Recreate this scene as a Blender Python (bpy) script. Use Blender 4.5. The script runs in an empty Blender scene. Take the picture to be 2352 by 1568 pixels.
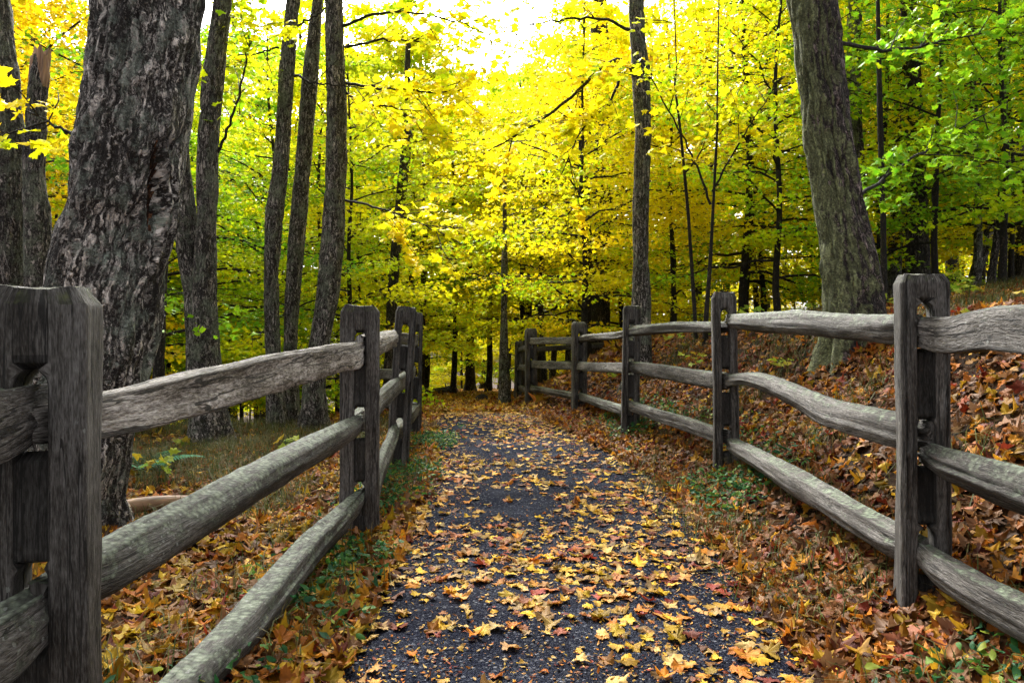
import bpy, math, random
import numpy as np
from mathutils import Vector, Matrix

random.seed(7)
rng = np.random.default_rng(7)
S = bpy.context.scene
COL = S.collection

# ------------------------------------------------------------------ camera
CAMZ = 0.98
F = 1700.0            # focal length in units of a 2352 wide picture
cam_d = bpy.data.cameras.new('camera')
cam = bpy.data.objects.new('camera', cam_d); COL.objects.link(cam)
cam_d.sensor_width = 36; cam_d.lens = 36 * F / 2352
cam_d.clip_start = 0.05; cam_d.clip_end = 2000
cam.location = (0, 0, CAMZ); cam.rotation_euler = (math.radians(90), 0, 0)
S.camera = cam

# ------------------------------------------------------------------ light
SUN_EL, SUN_AZ = math.radians(44), math.radians(-14)      # azimuth from +Y towards +X
w = bpy.data.worlds.new('World'); S.world = w; w.use_nodes = True
nt = w.node_tree; nt.nodes.clear()
out = nt.nodes.new('ShaderNodeOutputWorld'); bg = nt.nodes.new('ShaderNodeBackground')
sky = nt.nodes.new('ShaderNodeTexSky'); sky.sky_type = 'NISHITA'; sky.sun_disc = False
sky.sun_elevation = SUN_EL; sky.sun_rotation = SUN_AZ
sky.air_density = 1.0; sky.dust_density = 6.0; sky.ozone_density = 1.0
bw = nt.nodes.new('ShaderNodeRGBToBW'); mx = nt.nodes.new('ShaderNodeMix'); mx.data_type = 'RGBA'
mx.inputs[0].default_value = 0.93                        # thin bright overcast
nt.links.new(sky.outputs[0], bw.inputs[0]); nt.links.new(sky.outputs[0], mx.inputs[6])
nt.links.new(bw.outputs[0], mx.inputs[7]); nt.links.new(mx.outputs[2], bg.inputs[0])
nt.links.new(bg.outputs[0], out.inputs[0]); bg.inputs[1].default_value = 0.15
sd = bpy.data.lights.new('sun', 'SUN'); sun = bpy.data.objects.new('sun', sd); COL.objects.link(sun)
sd.energy = 2.3; sd.angle = math.radians(14); sd.color = (1.0, 0.97, 0.91)
dv = Vector((math.sin(SUN_AZ) * math.cos(SUN_EL), math.cos(SUN_AZ) * math.cos(SUN_EL), math.sin(SUN_EL)))
sun.rotation_euler = dv.to_track_quat('Z', 'Y').to_euler()
S.view_settings.view_transform = 'Standard'; S.view_settings.look = 'None'
S.view_settings.exposure = 2.45; S.view_settings.gamma = 1.0
S.cycles.max_bounces = 11; S.cycles.diffuse_bounces = 9; S.cycles.glossy_bounces = 2
S.cycles.transmission_bounces = 9; S.cycles.transparent_max_bounces = 4
S.cycles.sample_clamp_indirect = 8.0
S.cycles.use_denoising = True
try: S.cycles.denoiser = 'OPENIMAGEDENOISE'
except Exception: pass

# ------------------------------------------------------------------ helpers
def P(u, v, y):
    """a point of the place seen at (u, v) of a 2352x1568 picture, y metres ahead"""
    return Vector(((u - 1176) / F * y, y, CAMZ + (784 - v) / F * y))

def _h(ix, iy, iz, seed):
    n = (ix * 374761393 + iy * 668265263 + iz * 2147483647 + seed * 1274126177) & 0xffffffff
    n = ((n ^ (n >> 13)) * 1274126177) & 0xffffffff
    n = ((n ^ (n >> 15)) * 2246822519) & 0xffffffff
    return ((n ^ (n >> 16)) & 0xffff) / 65535.0
def vnoise(x, y, z=0.0, seed=0):
    x, y, z = np.broadcast_arrays(np.asarray(x, float), np.asarray(y, float), np.asarray(z, float))
    ix, iy, iz = np.floor(x).astype(np.int64), np.floor(y).astype(np.int64), np.floor(z).astype(np.int64)
    fx, fy, fz = x - ix, y - iy, z - iz
    fx, fy, fz = [f * f * (3 - 2 * f) for f in (fx, fy, fz)]
    r = 0
    for a in (0, 1):
        for b in (0, 1):
            for c in (0, 1):
                wgt = (fx if a else 1 - fx) * (fy if b else 1 - fy) * (fz if c else 1 - fz)
                r = r + wgt * _h(ix + a, iy + b, iz + c, seed)
    return r * 2 - 1
def fbm(x, y, z=0.0, o=3, seed=0):
    r, a, f = 0, 0.5, 1.0
    for k in range(o):
        r = r + a * vnoise(np.asarray(x) * f, np.asarray(y) * f, np.asarray(z) * f, seed + k); a *= .5; f *= 2.03
    return r
def sstep(a, b, x):
    t = np.clip((np.asarray(x, float) - a) / (b - a), 0, 1); return t * t * (3 - 2 * t)

def mesh_from(name, V, faces_flat, starts, totals, uv=None, att=None, mat=None, smooth=True):
    me = bpy.data.meshes.new(name)
    me.vertices.add(len(V)); me.vertices.foreach_set('co', np.asarray(V, np.float32).ravel())
    me.loops.add(len(faces_flat)); me.loops.foreach_set('vertex_index', np.asarray(faces_flat, np.int32))
    me.polygons.add(len(starts)); me.polygons.foreach_set('loop_start', np.asarray(starts, np.int32))
    me.polygons.foreach_set('loop_total', np.asarray(totals, np.int32))
    if smooth: me.polygons.foreach_set('use_smooth', np.ones(len(starts), bool))
    if uv is not None:
        l = me.uv_layers.new(name='UVMap'); l.data.foreach_set('uv', np.asarray(uv, np.float32).ravel())
    if att is not None:
        a = me.attributes.new('lv', 'FLOAT_COLOR', 'POINT')
        a.data.foreach_set('color', np.asarray(att, np.float32).ravel())
    me.update(calc_edges=True); me.validate()
    if mat: me.materials.append(mat)
    return me

class MB:
    """collects lofts, prisms and leaves into one mesh"""
    def __init__(s): s.V = []; s.L = []; s.T = []; s.U = []; s.A = []; s.n = 0
    def add(s, V, faces, uvs=None, att=None):
        V = np.asarray(V, float)
        for k, f in enumerate(faces):
            s.L.append(np.asarray(f) + s.n); s.T.append(len(f))
            s.U.append(np.asarray(uvs[k]) if uvs is not None else np.zeros((len(f), 2)))
        s.V.append(V); s.n += len(V)
    def addq(s, V, Q, UV):          # many quads at once: Q (m,4), UV (m,4,2)
        s.V.append(np.asarray(V, float)); s.L.append((Q + s.n).ravel()); s.T.extend([Q.shape[1]] * len(Q))
        s.U.append(UV.reshape(-1, 2)); s.n += len(V)
    def mesh(s, name, mat, smooth=True):
        V = np.concatenate(s.V); L = np.concatenate(s.L); T = np.asarray(s.T)
        st = np.concatenate([[0], np.cumsum(T)[:-1]])
        return mesh_from(name, V, L, st, T, uv=np.concatenate(s.U), mat=mat, smooth=smooth)

def link(name, data, parent=None, loc=None):
    o = bpy.data.objects.new(name, data); COL.objects.link(o)
    if parent is not None: o.parent = parent
    if loc is not None: o.location = loc
    return o
def tag(o, label=None, cat=None, group=None, kind=None):
    if label: o['label'] = label
    if cat: o['category'] = cat
    if group: o['group'] = group
    if kind: o['kind'] = kind
    return o
def thing(name, label, cat, loc=(0, 0, 0), rz=0.0, group=None):
    o = link(name, None, None, loc); o.rotation_euler = (0, 0, rz); o.empty_display_size = .2
    return tag(o, label, cat, group)

def rings_to(mb, R, uu, vv, cap=True):
    """R (m,n,3) rings; uu (n+1) around, vv (m) along"""
    m, n, _ = R.shape
    i = np.arange(m - 1)[:, None]; j = np.arange(n)[None, :]; j2 = (j + 1) % n
    Q = np.stack([i * n + j, i * n + j2, (i + 1) * n + j2, (i + 1) * n + j], -1).reshape(-1, 4)
    ii = np.broadcast_to(i, (m - 1, n)); jj = np.broadcast_to(j, (m - 1, n))
    UV = np.stack([np.stack([uu[jj], vv[ii]], -1), np.stack([uu[jj + 1], vv[ii]], -1),
                   np.stack([uu[jj + 1], vv[ii + 1]], -1), np.stack([uu[jj], vv[ii + 1]], -1)], -2).reshape(-1, 4, 2)
    mb.addq(R.reshape(-1, 3), Q, UV)
    if cap:
        for k, rev in ((0, True), (m - 1, False)):
            c = R[k].mean(0); V = np.vstack([R[k], c]); fs = []; us = []
            for a in range(n):
                b = (a + 1) % n; f = (b, a, n) if rev else (a, b, n); fs.append(f)
                us.append([(V[q][0] * .6 + .31 * V[q][1], vv[k] + V[q][2] * .2) for q in f])
            mb.add(V, fs, us)

def tube(mb, pts, rad, n=6, v0=0.0, cap=False):
    pts = np.asarray(pts, float); rad = np.asarray(rad, float); m = len(pts)
    t = np.gradient(pts, axis=0); t /= np.linalg.norm(t, axis=1)[:, None] + 1e-9
    ref = np.array([1.0, .13, .07]) if abs(t[0][0]) < .8 else np.array([.1, 1.0, .1])
    a = np.cross(t, ref); a /= np.linalg.norm(a, axis=1)[:, None]; b = np.cross(t, a)
    th = np.arange(n) / n * 2 * math.pi
    R = pts[:, None, :] + rad[:, None, None] * (np.cos(th)[None, :, None] * a[:, None, :] + np.sin(th)[None, :, None] * b[:, None, :])
    vv = v0 + np.concatenate([[0], np.cumsum(np.linalg.norm(np.diff(pts, axis=0), axis=1))])
    rings_to(mb, R, np.arange(n + 1) / n * 2 * math.pi * float(rad.mean()), vv, cap)

# ------------------------------------------------------------------ the lie of the land
FR = [(-.2, 1.37), (2.51, 1.40), (4.94, 1.436), (6.96, 1.11), (9.49, .86), (11.66, .30), (14.2, .14)]
def fence_x(y): return np.interp(y, [a for a, b in FR] + [20, 40], [b for a, b in FR] + [1.5, 6])
PY = [-6, 0, 2.1, 3.5, 5.3, 7.7, 10.3, 13, 20, 30, 45, 70]
PL = [-.66, -.64, -.62, -.62, -.66, -.9, -1.2, -1.45, -1.75, -2.1, -2.8, -4]
PR = [.96, .97, 1.0, 1.08, 1.13, .8, .3, -.25, -.45, -.7, -1.4, -2.6]
def path_l(y): return np.interp(y, PY, PL)
def path_r(y): return np.interp(y, PY, PR)
def gz(x, y):
    x = np.asarray(x, float); y = np.asarray(y, float)
    base = np.where(y < 9.5, 0, -.042 * (y - 9.5) - .0004 * (np.minimum(y, 60) - 9.5) ** 2)
    base = np.maximum(base, -4.2)
    fx = fence_x(y)
    s = x - fx
    s2 = s + .32
    bank = .40 * sstep(-.05, .9, s2) + .62 * sstep(.55, 1.9, s2) + .145 * np.clip(s2 - 1.1, 0, 11)
    bank = bank * (1 - .25 * sstep(9, 16, y))
    lef = np.clip(path_l(y) - .35 - x, 0, None)
    left = -.05 * sstep(0, .5, lef) - .115 * np.clip(y - 8.2 + .25 * np.clip(lef - 3, -3, 4), 0, 36) * sstep(.3, 2.6, lef)
    z = base + bank + left
    off = sstep(.1, .9, np.abs(x - (path_l(y) + path_r(y)) / 2) - (path_r(y) - path_l(y)) / 2)
    z = z + off * (.07 * fbm(x * .9, y * .9, 0, 3, 11) + .03 * fbm(x * 4, y * 4, 0, 2, 12))
    return z
def gz1(x, y): return float(gz(np.array([x]), np.array([y]))[0])

# ------------------------------------------------------------------ materials
def mat(name):
    m = bpy.data.materials.new(name); m.use_nodes = True; t = m.node_tree; t.nodes.clear()
    return m, t
class N:
    def __init__(s, t): s.t = t
    def __call__(s, typ, ins=None, **kw):
        n = s.t.nodes.new(typ)
        for k, v in kw.items(): setattr(n, k, v)
        for k, v in (ins or {}).items():
            if isinstance(v, bpy.types.NodeSocket): s.t.links.new(v, n.inputs[k])
            else: n.inputs[k].default_value = v
        return n
    def math(s, op, a, b=0.0, c=None, clamp=False):
        n = s.t.nodes.new('ShaderNodeMath'); n.operation = op; n.use_clamp = clamp
        for i, v in enumerate((a, b) if c is None else (a, b, c)):
            if isinstance(v, bpy.types.NodeSocket): s.t.links.new(v, n.inputs[i])
            else: n.inputs[i].default_value = v
        return n.outputs[0]
    def mix(s, f, a, b, bt='MIX'):
        n = s.t.nodes.new('ShaderNodeMix'); n.data_type = 'RGBA'; n.blend_type = bt
        for i, v in ((0, f), (6, a), (7, b)):
            if isinstance(v, bpy.types.NodeSocket): s.t.links.new(v, n.inputs[i])
            else: n.inputs[i].default_value = v if i == 0 else (*v, 1)
        return n.outputs[2]
    def ramp(s, f, stops, interp='LINEAR'):
        n = s.t.nodes.new('ShaderNodeValToRGB'); cr = n.color_ramp; cr.interpolation = interp
        while len(cr.elements) < len(stops): cr.elements.new(.5)
        for e, (p, c) in zip(cr.elements, stops):
            e.position = p; e.color = (*c, 1) if len(c) == 3 else c
        s.t.links.new(f, n.inputs[0]); return n.outputs[0]
    def bump(s, h, st=.5, d=.01, nrm=None):
        n = s.t.nodes.new('ShaderNodeBump'); n.inputs['Strength'].default_value = st; n.inputs['Distance'].default_value = d
        s.t.links.new(h, n.inputs['Height'])
        if nrm: s.t.links.new(nrm, n.inputs['Normal'])
        return n.outputs[0]
def g(v): return (v, v, v)

def make_foliage(name, translucent=.5):
    m, t = mat(name); n = N(t)
    a = n('ShaderNodeAttribute', attribute_name='lv'); sp = n('ShaderNodeSeparateColor', {0: a.outputs['Color']})
    oi = n('ShaderNodeObjectInfo'); so = n('ShaderNodeSeparateColor', {0: oi.outputs['Color']})
    r, s_, e = sp.outputs[0], sp.outputs[1], sp.outputs[2]
    f = n.math('ADD', so.outputs[0], n.math('ADD', n.math('MULTIPLY_ADD', s_, .62, -.31), n.math('MULTIPLY_ADD', r, .26, -.13)), clamp=True)
    c = n.ramp(f, [(0.0, (.90, .72, .006)), (.25, (.84, .78, .006)), (.48, (.60, .72, .007)), (.72, (.26, .54, .008)), (1, (.085, .33, .010))])
    c = n.mix(n.math('MULTIPLY', so.outputs[1], n.math('GREATER_THAN', n.math('ADD', r, n.math('MULTIPLY', s_, .5)), .55)), c, (.86, .40, .012))
    c = n.mix(n.math('MULTIPLY', e, .22), c, (.60, .36, .02))
    d = n('ShaderNodeBsdfDiffuse', {0: c}); tr = n('ShaderNodeBsdfTranslucent', {0: c})
    gl = n('ShaderNodeBsdfGlossy', {0: (1, 1, 1, 1), 1: .42})
    ms = n('ShaderNodeMixShader', {0: translucent, 1: d.outputs[0], 2: tr.outputs[0]})
    lw = n('ShaderNodeLayerWeight', {0: .25})
    m2 = n('ShaderNodeMixShader', {0: n.math('MULTIPLY', lw.outputs[0], .10), 1: ms.outputs[0], 2: gl.outputs[0]})
    n('ShaderNodeOutputMaterial', {0: m2.outputs[0]})
    return m
M_FOL = make_foliage('maple_foliage')

def make_litter(name, stops, lev=1.0):
    m, t = mat(name); n = N(t)
    a = n('ShaderNodeAttribute', attribute_name='lv'); sp = n('ShaderNodeSeparateColor', {0: a.outputs['Color']})
    c = n.ramp(sp.outputs[0], stops)
    tc = n('ShaderNodeTexCoord')
    no = n('ShaderNodeTexNoise', {'Vector': tc.outputs['Object'], 'Scale': 45.0, 'Detail': 3.0})
    c = n.mix(n.math('MULTIPLY', n.math('SUBTRACT', no.outputs[0], .42, clamp=True), 2.6, clamp=True), c, n.mix(.55, c, (.16, .05, .012)))
    c = n.mix(n.math('MULTIPLY', sp.outputs[2], .35), c, n.mix(.5, c, (.22, .08, .02)))
    b = n('ShaderNodeMix', {0: sp.outputs[1]}, data_type='FLOAT'); b.inputs[2].default_value = .22 * lev; b.inputs[3].default_value = .95 * lev
    c = n.mix(1.0, c, n('ShaderNodeCombineColor', {0: b.outputs[0], 1: b.outputs[0], 2: b.outputs[0]}).outputs[0], 'MULTIPLY')
    p = n('ShaderNodeBsdfPrincipled', {'Base Color': c, 'Roughness': .6, 'Specular IOR Level': .10})
    tr = n('ShaderNodeBsdfTranslucent', {0: c})
    ms = n('ShaderNodeMixShader', {0: .30, 1: p.outputs[0], 2: tr.outputs[0]})
    n('ShaderNodeOutputMaterial', {0: ms.outputs[0]})
    return m
M_LITP = make_litter('fallen_leaf_path', [(0, (.86, .58, .04)), (.24, (.84, .46, .03)), (.40, (.80, .54, .17)), (.52, (.70, .42, .16)),
    (.64, (.78, .30, .015)), (.78, (.56, .15, .012)), (.86, (.30, .13, .06)), (.94, (.32, .025, .012)), (1, (.12, .03, .02))], .98)
M_LITB = make_litter('fallen_leaf_bank', [(0, (.74, .50, .03)), (.14, (.70, .34, .02)), (.32, (.64, .19, .012)), (.46, (.38, .13, .03)),
    (.60, (.30, .15, .06)), (.74, (.20, .085, .035)), (.86, (.42, .24, .12)), (.93, (.34, .03, .01)), (1, (.10, .02, .015))], .80)

def bark(name, lichen=.35, green=(.085, .10, .06), plate=(.34, .30, .275), dark=(.016, .013, .012), sc=1.0, side=0.0):
    m, t = mat(name); n = N(t)
    uv = n('ShaderNodeUVMap'); sx = n('ShaderNodeSeparateXYZ', {0: uv.outputs[0]})
    oi = n('ShaderNodeObjectInfo')
    def vec(a, b):
        return n('ShaderNodeCombineXYZ', {0: n.math('MULTIPLY', sx.outputs[0], a), 1: n.math('MULTIPLY', sx.outputs[1], b), 2: n.math('MULTIPLY', oi.outputs['Random'], 37.)}).outputs[0]
    wob = n('ShaderNodeTexNoise', {'Vector': vec(11 * sc, 8 * sc), 'Scale': 1.0, 'Detail': 5.0, 'Roughness': .65})
    ws = n('ShaderNodeVectorMath', {0: wob.outputs['Color'], 3: 3.4}, operation='SCALE').outputs[0]
    wv = n('ShaderNodeVectorMath', {0: vec(34 * sc, 6.5 * sc), 1: ws}, operation='ADD')
    wv2 = n('ShaderNodeVectorMath', {0: vec(46 * sc, 13 * sc), 1: ws}, operation='ADD')
    r1 = n('ShaderNodeTexNoise', {'Vector': wv.outputs[0], 'Scale': 1.0, 'Detail': 4.0, 'Roughness': .6})
    r2 = n('ShaderNodeTexVoronoi', {'Vector': wv2.outputs[0], 'Scale': 1.0}, feature='F1')
    fi = n('ShaderNodeTexNoise', {'Vector': vec(110 * sc, 30 * sc), 'Scale': 1.0, 'Detail': 6.0, 'Roughness': .75})
    big = n('ShaderNodeTexNoise', {'Vector': vec(4.5, 2.6), 'Scale': 1.0, 'Detail': 5.0, 'Roughness': .6})
    rd = n.math('MULTIPLY', n.math('ABSOLUTE', n.math('SUBTRACT', r1.outputs[0], .5)), 8.0, clamp=True)
    r3 = n('ShaderNodeTexNoise', {'Vector': wv2.outputs[0], 'Scale': 1.3, 'Detail': 3.0})
    rd3 = n.math('MULTIPLY', n.math('ABSOLUTE', n.math('SUBTRACT', r3.outputs[0], .47)), 9.0, clamp=True)
    pl = n.math('MULTIPLY', rd, n.math('MULTIPLY_ADD', rd3, .55, .45), clamp=True)
    hgt = n.math('ADD', n.math('MULTIPLY', pl, .70), n.math('MULTIPLY', n.math('SUBTRACT', fi.outputs[0], .2), .62))
    tone = n.math('MULTIPLY', hgt, n.math('MULTIPLY_ADD', big.outputs[0], .9, .5), clamp=True)
    c = n.ramp(tone, [(.28, dark), (.48, tuple(.40 * q for q in plate)), (.66, plate), (.95, tuple(min(1, 2.0 * q) for q in plate))])
    li = n('ShaderNodeTexNoise', {'Vector': vec(7, 6), 'Scale': 1.0, 'Detail': 8.0, 'Roughness': .75})
    nx = n('ShaderNodeSeparateXYZ', {0: n('ShaderNodeNewGeometry').outputs['Normal']}).outputs[0]
    lf = n.math('MULTIPLY', n.math('SUBTRACT', n.math('ADD', li.outputs[0], n.math('MULTIPLY', nx, -side)), .66 - .3 * lichen), 14.0, clamp=True)
    lf = n.math('MULTIPLY', lf, n.math('MULTIPLY_ADD', pl, .8, .25), clamp=True)
    sp = n('ShaderNodeTexVoronoi', {'Vector': vec(70, 70), 'Scale': 1.0})
    gc = n.mix(sp.outputs['Distance'], tuple(2.0 * q for q in green), tuple(.6 * q for q in green))
    c = n.mix(lf, c, gc)
    mo = n('ShaderNodeTexNoise', {'Vector': vec(2.3, 1.7), 'Scale': 1.7, 'Detail': 6.0, 'Roughness': .65})
    c = n.mix(n.math('MULTIPLY', n.math('SUBTRACT', mo.outputs[0], .6), 7, clamp=True), c, (.022, .028, .012))
    h2 = n.math('ADD', hgt, n.math('MULTIPLY', lf, .25))
    p = n('ShaderNodeBsdfPrincipled', {'Base Color': c, 'Roughness': .88, 'Specular IOR Level': .25, 'Normal': n.bump(h2, 1.0, .035)})
    n('ShaderNodeOutputMaterial', {0: p.outputs[0]})
    return m
M_BARK = bark('maple_bark', .56, green=(.17, .19, .14))
M_BARKBIG = bark('old_maple_bark', .50, green=(.20, .235, .20), plate=(.46, .42, .395), sc=.75)
M_BARKLICH = bark('lichen_bark', .62, green=(.22, .245, .115), plate=(.20, .155, .145), side=.16)
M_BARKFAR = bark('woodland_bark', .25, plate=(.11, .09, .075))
M_TWIG = bark('twig_bark', .1, plate=(.045, .035, .028))

def wood(name, axis_uv=True, lich=.4, tone=1.0, green=(.16, .20, .13)):
    m, t = mat(name); n = N(t)
    uv = n('ShaderNodeUVMap'); sx = n('ShaderNodeSeparateXYZ', {0: uv.outputs[0]}); oi = n('ShaderNodeObjectInfo')
    def vec(a, b):
        return n('ShaderNodeCombineXYZ', {0: n.math('MULTIPLY', sx.outputs[0], a), 1: n.math('MULTIPLY', sx.outputs[1], b), 2: n.math('MULTIPLY', oi.outputs['Random'], 53.)}).outputs[0]
    wob = n('ShaderNodeTexNoise', {'Vector': vec(3, 2.2), 'Scale': 1.0, 'Detail': 2.0})
    wv = n('ShaderNodeVectorMath', {0: vec(120, 8), 1: n('ShaderNodeVectorMath', {0: wob.outputs['Color'], 3: 1.8}, operation='SCALE').outputs[0]}, operation='ADD')
    gr = n('ShaderNodeTexNoise', {'Vector': wv.outputs[0], 'Scale': 1.0, 'Detail': 5.0, 'Roughness': .68})
    gr2 = n('ShaderNodeTexNoise', {'Vector': vec(340, 48), 'Scale': 1.0, 'Detail': 4.0, 'Roughness': .6})
    ck = n('ShaderNodeTexNoise', {'Vector': vec(44, 1.6), 'Scale': 1.0, 'Detail': 3.0})
    big = n('ShaderNodeTexNoise', {'Vector': vec(6, 2.0), 'Scale': 1.0, 'Detail': 4.0})
    crack = n.math('LESS_THAN', n.math('ABSOLUTE', n.math('SUBTRACT', ck.outputs[0], .5)), .014)
    v = n.math('ADD', n.math('MULTIPLY', gr.outputs[0], .50), n.math('MULTIPLY', gr2.outputs[0], .50))
    v = n.math('MULTIPLY', v, n.math('MULTIPLY_ADD', big.outputs[0], .9, .5))
    T = tone
    c = n.ramp(v, [(.30, (.012 * T, .009 * T, .007 * T)), (.41, (.085 * T, .072 * T, .06 * T)), (.50, (.21 * T, .19 * T, .172 * T)), (.62, (.42 * T, .39 * T, .365 * T)), (.74, (.62 * T, .60 * T, .57 * T))])
    c = n.mix(n.math('MULTIPLY', crack, .85), c, (.008, .007, .006))
    geo = n('ShaderNodeNewGeometry'); nz = n('ShaderNodeSeparateXYZ', {0: geo.outputs['Normal']}).outputs[2]
    up = n.math('MULTIPLY_ADD', nz, .16, 0.0)
    li = n('ShaderNodeTexNoise', {'Vector': vec(24, 15), 'Scale': 1.0, 'Detail': 8.0, 'Roughness': .78})
    lf = n.math('MULTIPLY', n.math('SUBTRACT', n.math('ADD', li.outputs[0], up), .70 - .22 * lich), 9.0, clamp=True)
    sp = n('ShaderNodeTexVoronoi', {'Vector': vec(60, 60), 'Scale': 1.0})
    gc = n.mix(n.math('MULTIPLY', sp.outputs['Distance'], 1.3, clamp=True), tuple(1.7 * q for q in green), tuple(.30 * q for q in green))
    c = n.mix(n.math('MULTIPLY', lf, .8), c, gc)
    wsp = n('ShaderNodeTexVoronoi', {'Vector': vec(85, 60), 'Scale': 1.0, 'Randomness': 1.0})
    wsc = n('ShaderNodeSeparateColor', {0: wsp.outputs['Color']})
    spot = n.math('MULTIPLY', n.math('LESS_THAN', n.math('ADD', wsp.outputs['Distance'], n.math('MULTIPLY_ADD', gr2.outputs[0], .9, -.42)), n.math('MULTIPLY', wsc.outputs[0], .34)), n.math('MULTIPLY', n.math('GREATER_THAN', wsc.outputs[1], .97 - .6 * lich), n.math('GREATER_THAN', n.math('ADD', big.outputs[0], up), .52)))
    c = n.mix(n.math('MULTIPLY', spot, .7), c, tuple(.55 * T + q for q in (.02, .03, .01)))
    h = n.math('ADD', n.math('SUBTRACT', v, n.math('MULTIPLY', crack, .7)), n.math('MULTIPLY', lf, .15))
    p = n('ShaderNodeBsdfPrincipled', {'Base Color': c, 'Roughness': .8, 'Specular IOR Level': .3, 'Normal': n.bump(h, 1.0, .016)})
    n('ShaderNodeOutputMaterial', {0: p.outputs[0]})
    return m
M_POST = wood('weathered_post_wood', lich=.05, tone=.34)
M_RAIL = wood('weathered_rail_wood', lich=.38, tone=.46)
M_RAILPALE = wood('pale_rail_wood', lich=.0, tone=1.15)
M_RAILMOSS = wood('lichened_rail_wood', lich=.66, tone=.36, green=(.15, .175, .125))
M_GROOVE = wood('dark_mortise_wood', lich=0, tone=.15)  # dark stained groove wood, with the recess shade deepened in its colour
M_TOP = wood('mossy_post_top', lich=.7, tone=.35, green=(.05, .055, .02))

def asphalt():
    m, t = mat('asphalt'); n = N(t)
    tc = n('ShaderNodeTexCoord')
    vo = n('ShaderNodeTexVoronoi', {'Vector': tc.outputs['Object'], 'Scale': 120.0})
    v2 = n('ShaderNodeTexVoronoi', {'Vector': tc.outputs['Object'], 'Scale': 210.0})
    no = n('ShaderNodeTexNoise', {'Vector': tc.outputs['Object'], 'Scale': 1.3, 'Detail': 6.0})
    sc = n('ShaderNodeSeparateColor', {0: vo.outputs['Color']})
    c = n.ramp(sc.outputs[0], [(0, (.0018, .0018, .004)), (.5, (.0045, .005, .011)), (.8, (.010, .0105, .015)), (.93, (.030, .031, .038)), (1, (.11, .112, .125))])
    c = n.mix(n.math('MULTIPLY', n.math('SUBTRACT', no.outputs[0], .45, clamp=True), 1.6, clamp=True), c, (.012, .011, .012))
    h = n.math('ADD', n.math('MULTIPLY', vo.outputs['Distance'], -1.0), n.math('MULTIPLY', v2.outputs['Distance'], -.4))
    bn = n.bump(h, 1.0, .008)
    df = n('ShaderNodeBsdfDiffuse', {'Color': c, 'Normal': bn}); gl = n('ShaderNodeBsdfGlossy', {'Color': (.7, .78, 1, 1), 'Roughness': .42, 'Normal': bn})
    wet = n('ShaderNodeTexNoise', {'Vector': tc.outputs['Object'], 'Scale': 2.2, 'Detail': 5.0})
    f = n.math('MULTIPLY_ADD', n.math('SUBTRACT', wet.outputs[0], .45, clamp=True), .055, .008)
    n('ShaderNodeOutputMaterial', {0: n('ShaderNodeMixShader', {0: f, 1: df.outputs[0], 2: gl.outputs[0]}).outputs[0]}); return m
def soil():
    m, t = mat('forest_floor'); n = N(t)
    tc = n('ShaderNodeTexCoord')
    v = n('ShaderNodeTexVoronoi', {'Vector': tc.outputs['Object'], 'Scale': 11.0}); sc = n('ShaderNodeSeparateColor', {0: v.outputs['Color']})
    no = n('ShaderNodeTexNoise', {'Vector': tc.outputs['Object'], 'Scale': 7.0, 'Detail': 8.0, 'Roughness': .75})
    c1 = n.ramp(sc.outputs[0], [(0, (.010, .006, .004)), (.35, (.028, .014, .007)), (.6, (.055, .024, .008)), (.8, (.085, .042, .010)), (1, (.03, .018, .010))])
    c = n.mix(n.math('MULTIPLY', n.math('SUBTRACT', no.outputs[0], .3, clamp=True), 2.2, clamp=True), (.009, .006, .004), c1)
    p = n('ShaderNodeBsdfPrincipled', {'Base Color': c, 'Roughness': .95, 'Specular IOR Level': .05, 'Normal': n.bump(n.math('ADD', no.outputs[0], v.outputs['Distance']), .8, .03)})
    n('ShaderNodeOutputMaterial', {0: p.outputs[0]}); return m
def plain(name, stops, transl=.3, rough=.5):
    m, t = mat(name); n = N(t)
    a = n('ShaderNodeAttribute', attribute_name='lv'); sp = n('ShaderNodeSeparateColor', {0: a.outputs['Color']})
    c = n.ramp(sp.outputs[0], stops)
    p = n('ShaderNodeBsdfPrincipled', {'Base Color': c, 'Roughness': max(rough, .6), 'Specular IOR Level': .12})
    tr = n('ShaderNodeBsdfTranslucent', {0: c})
    n('ShaderNodeOutputMaterial', {0: n('ShaderNodeMixShader', {0: transl, 1: p.outputs[0], 2: tr.outputs[0]}).outputs[0]}); return m
M_GRASS = plain('dry_grass', [(0, (.03, .055, .012)), (.45, (.07, .08, .02)), (.8, (.13, .10, .035)), (1, (.06, .035, .015))])
M_GREEN = plain('green_leaves', [(0, (.012, .055, .022)), (.5, (.02, .085, .025)), (.85, (.06, .15, .02)), (1, (.20, .22, .02))], .35, .4)
M_FERN = plain('fern_green', [(0, (.02, .12, .05)), (1, (.05, .22, .09))], .3)
M_SEED = plain('seedling_leaf', [(0, (.30, .34, .02)), (.5, (.16, .27, .02)), (1, (.40, .27, .02))], .4)

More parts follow.
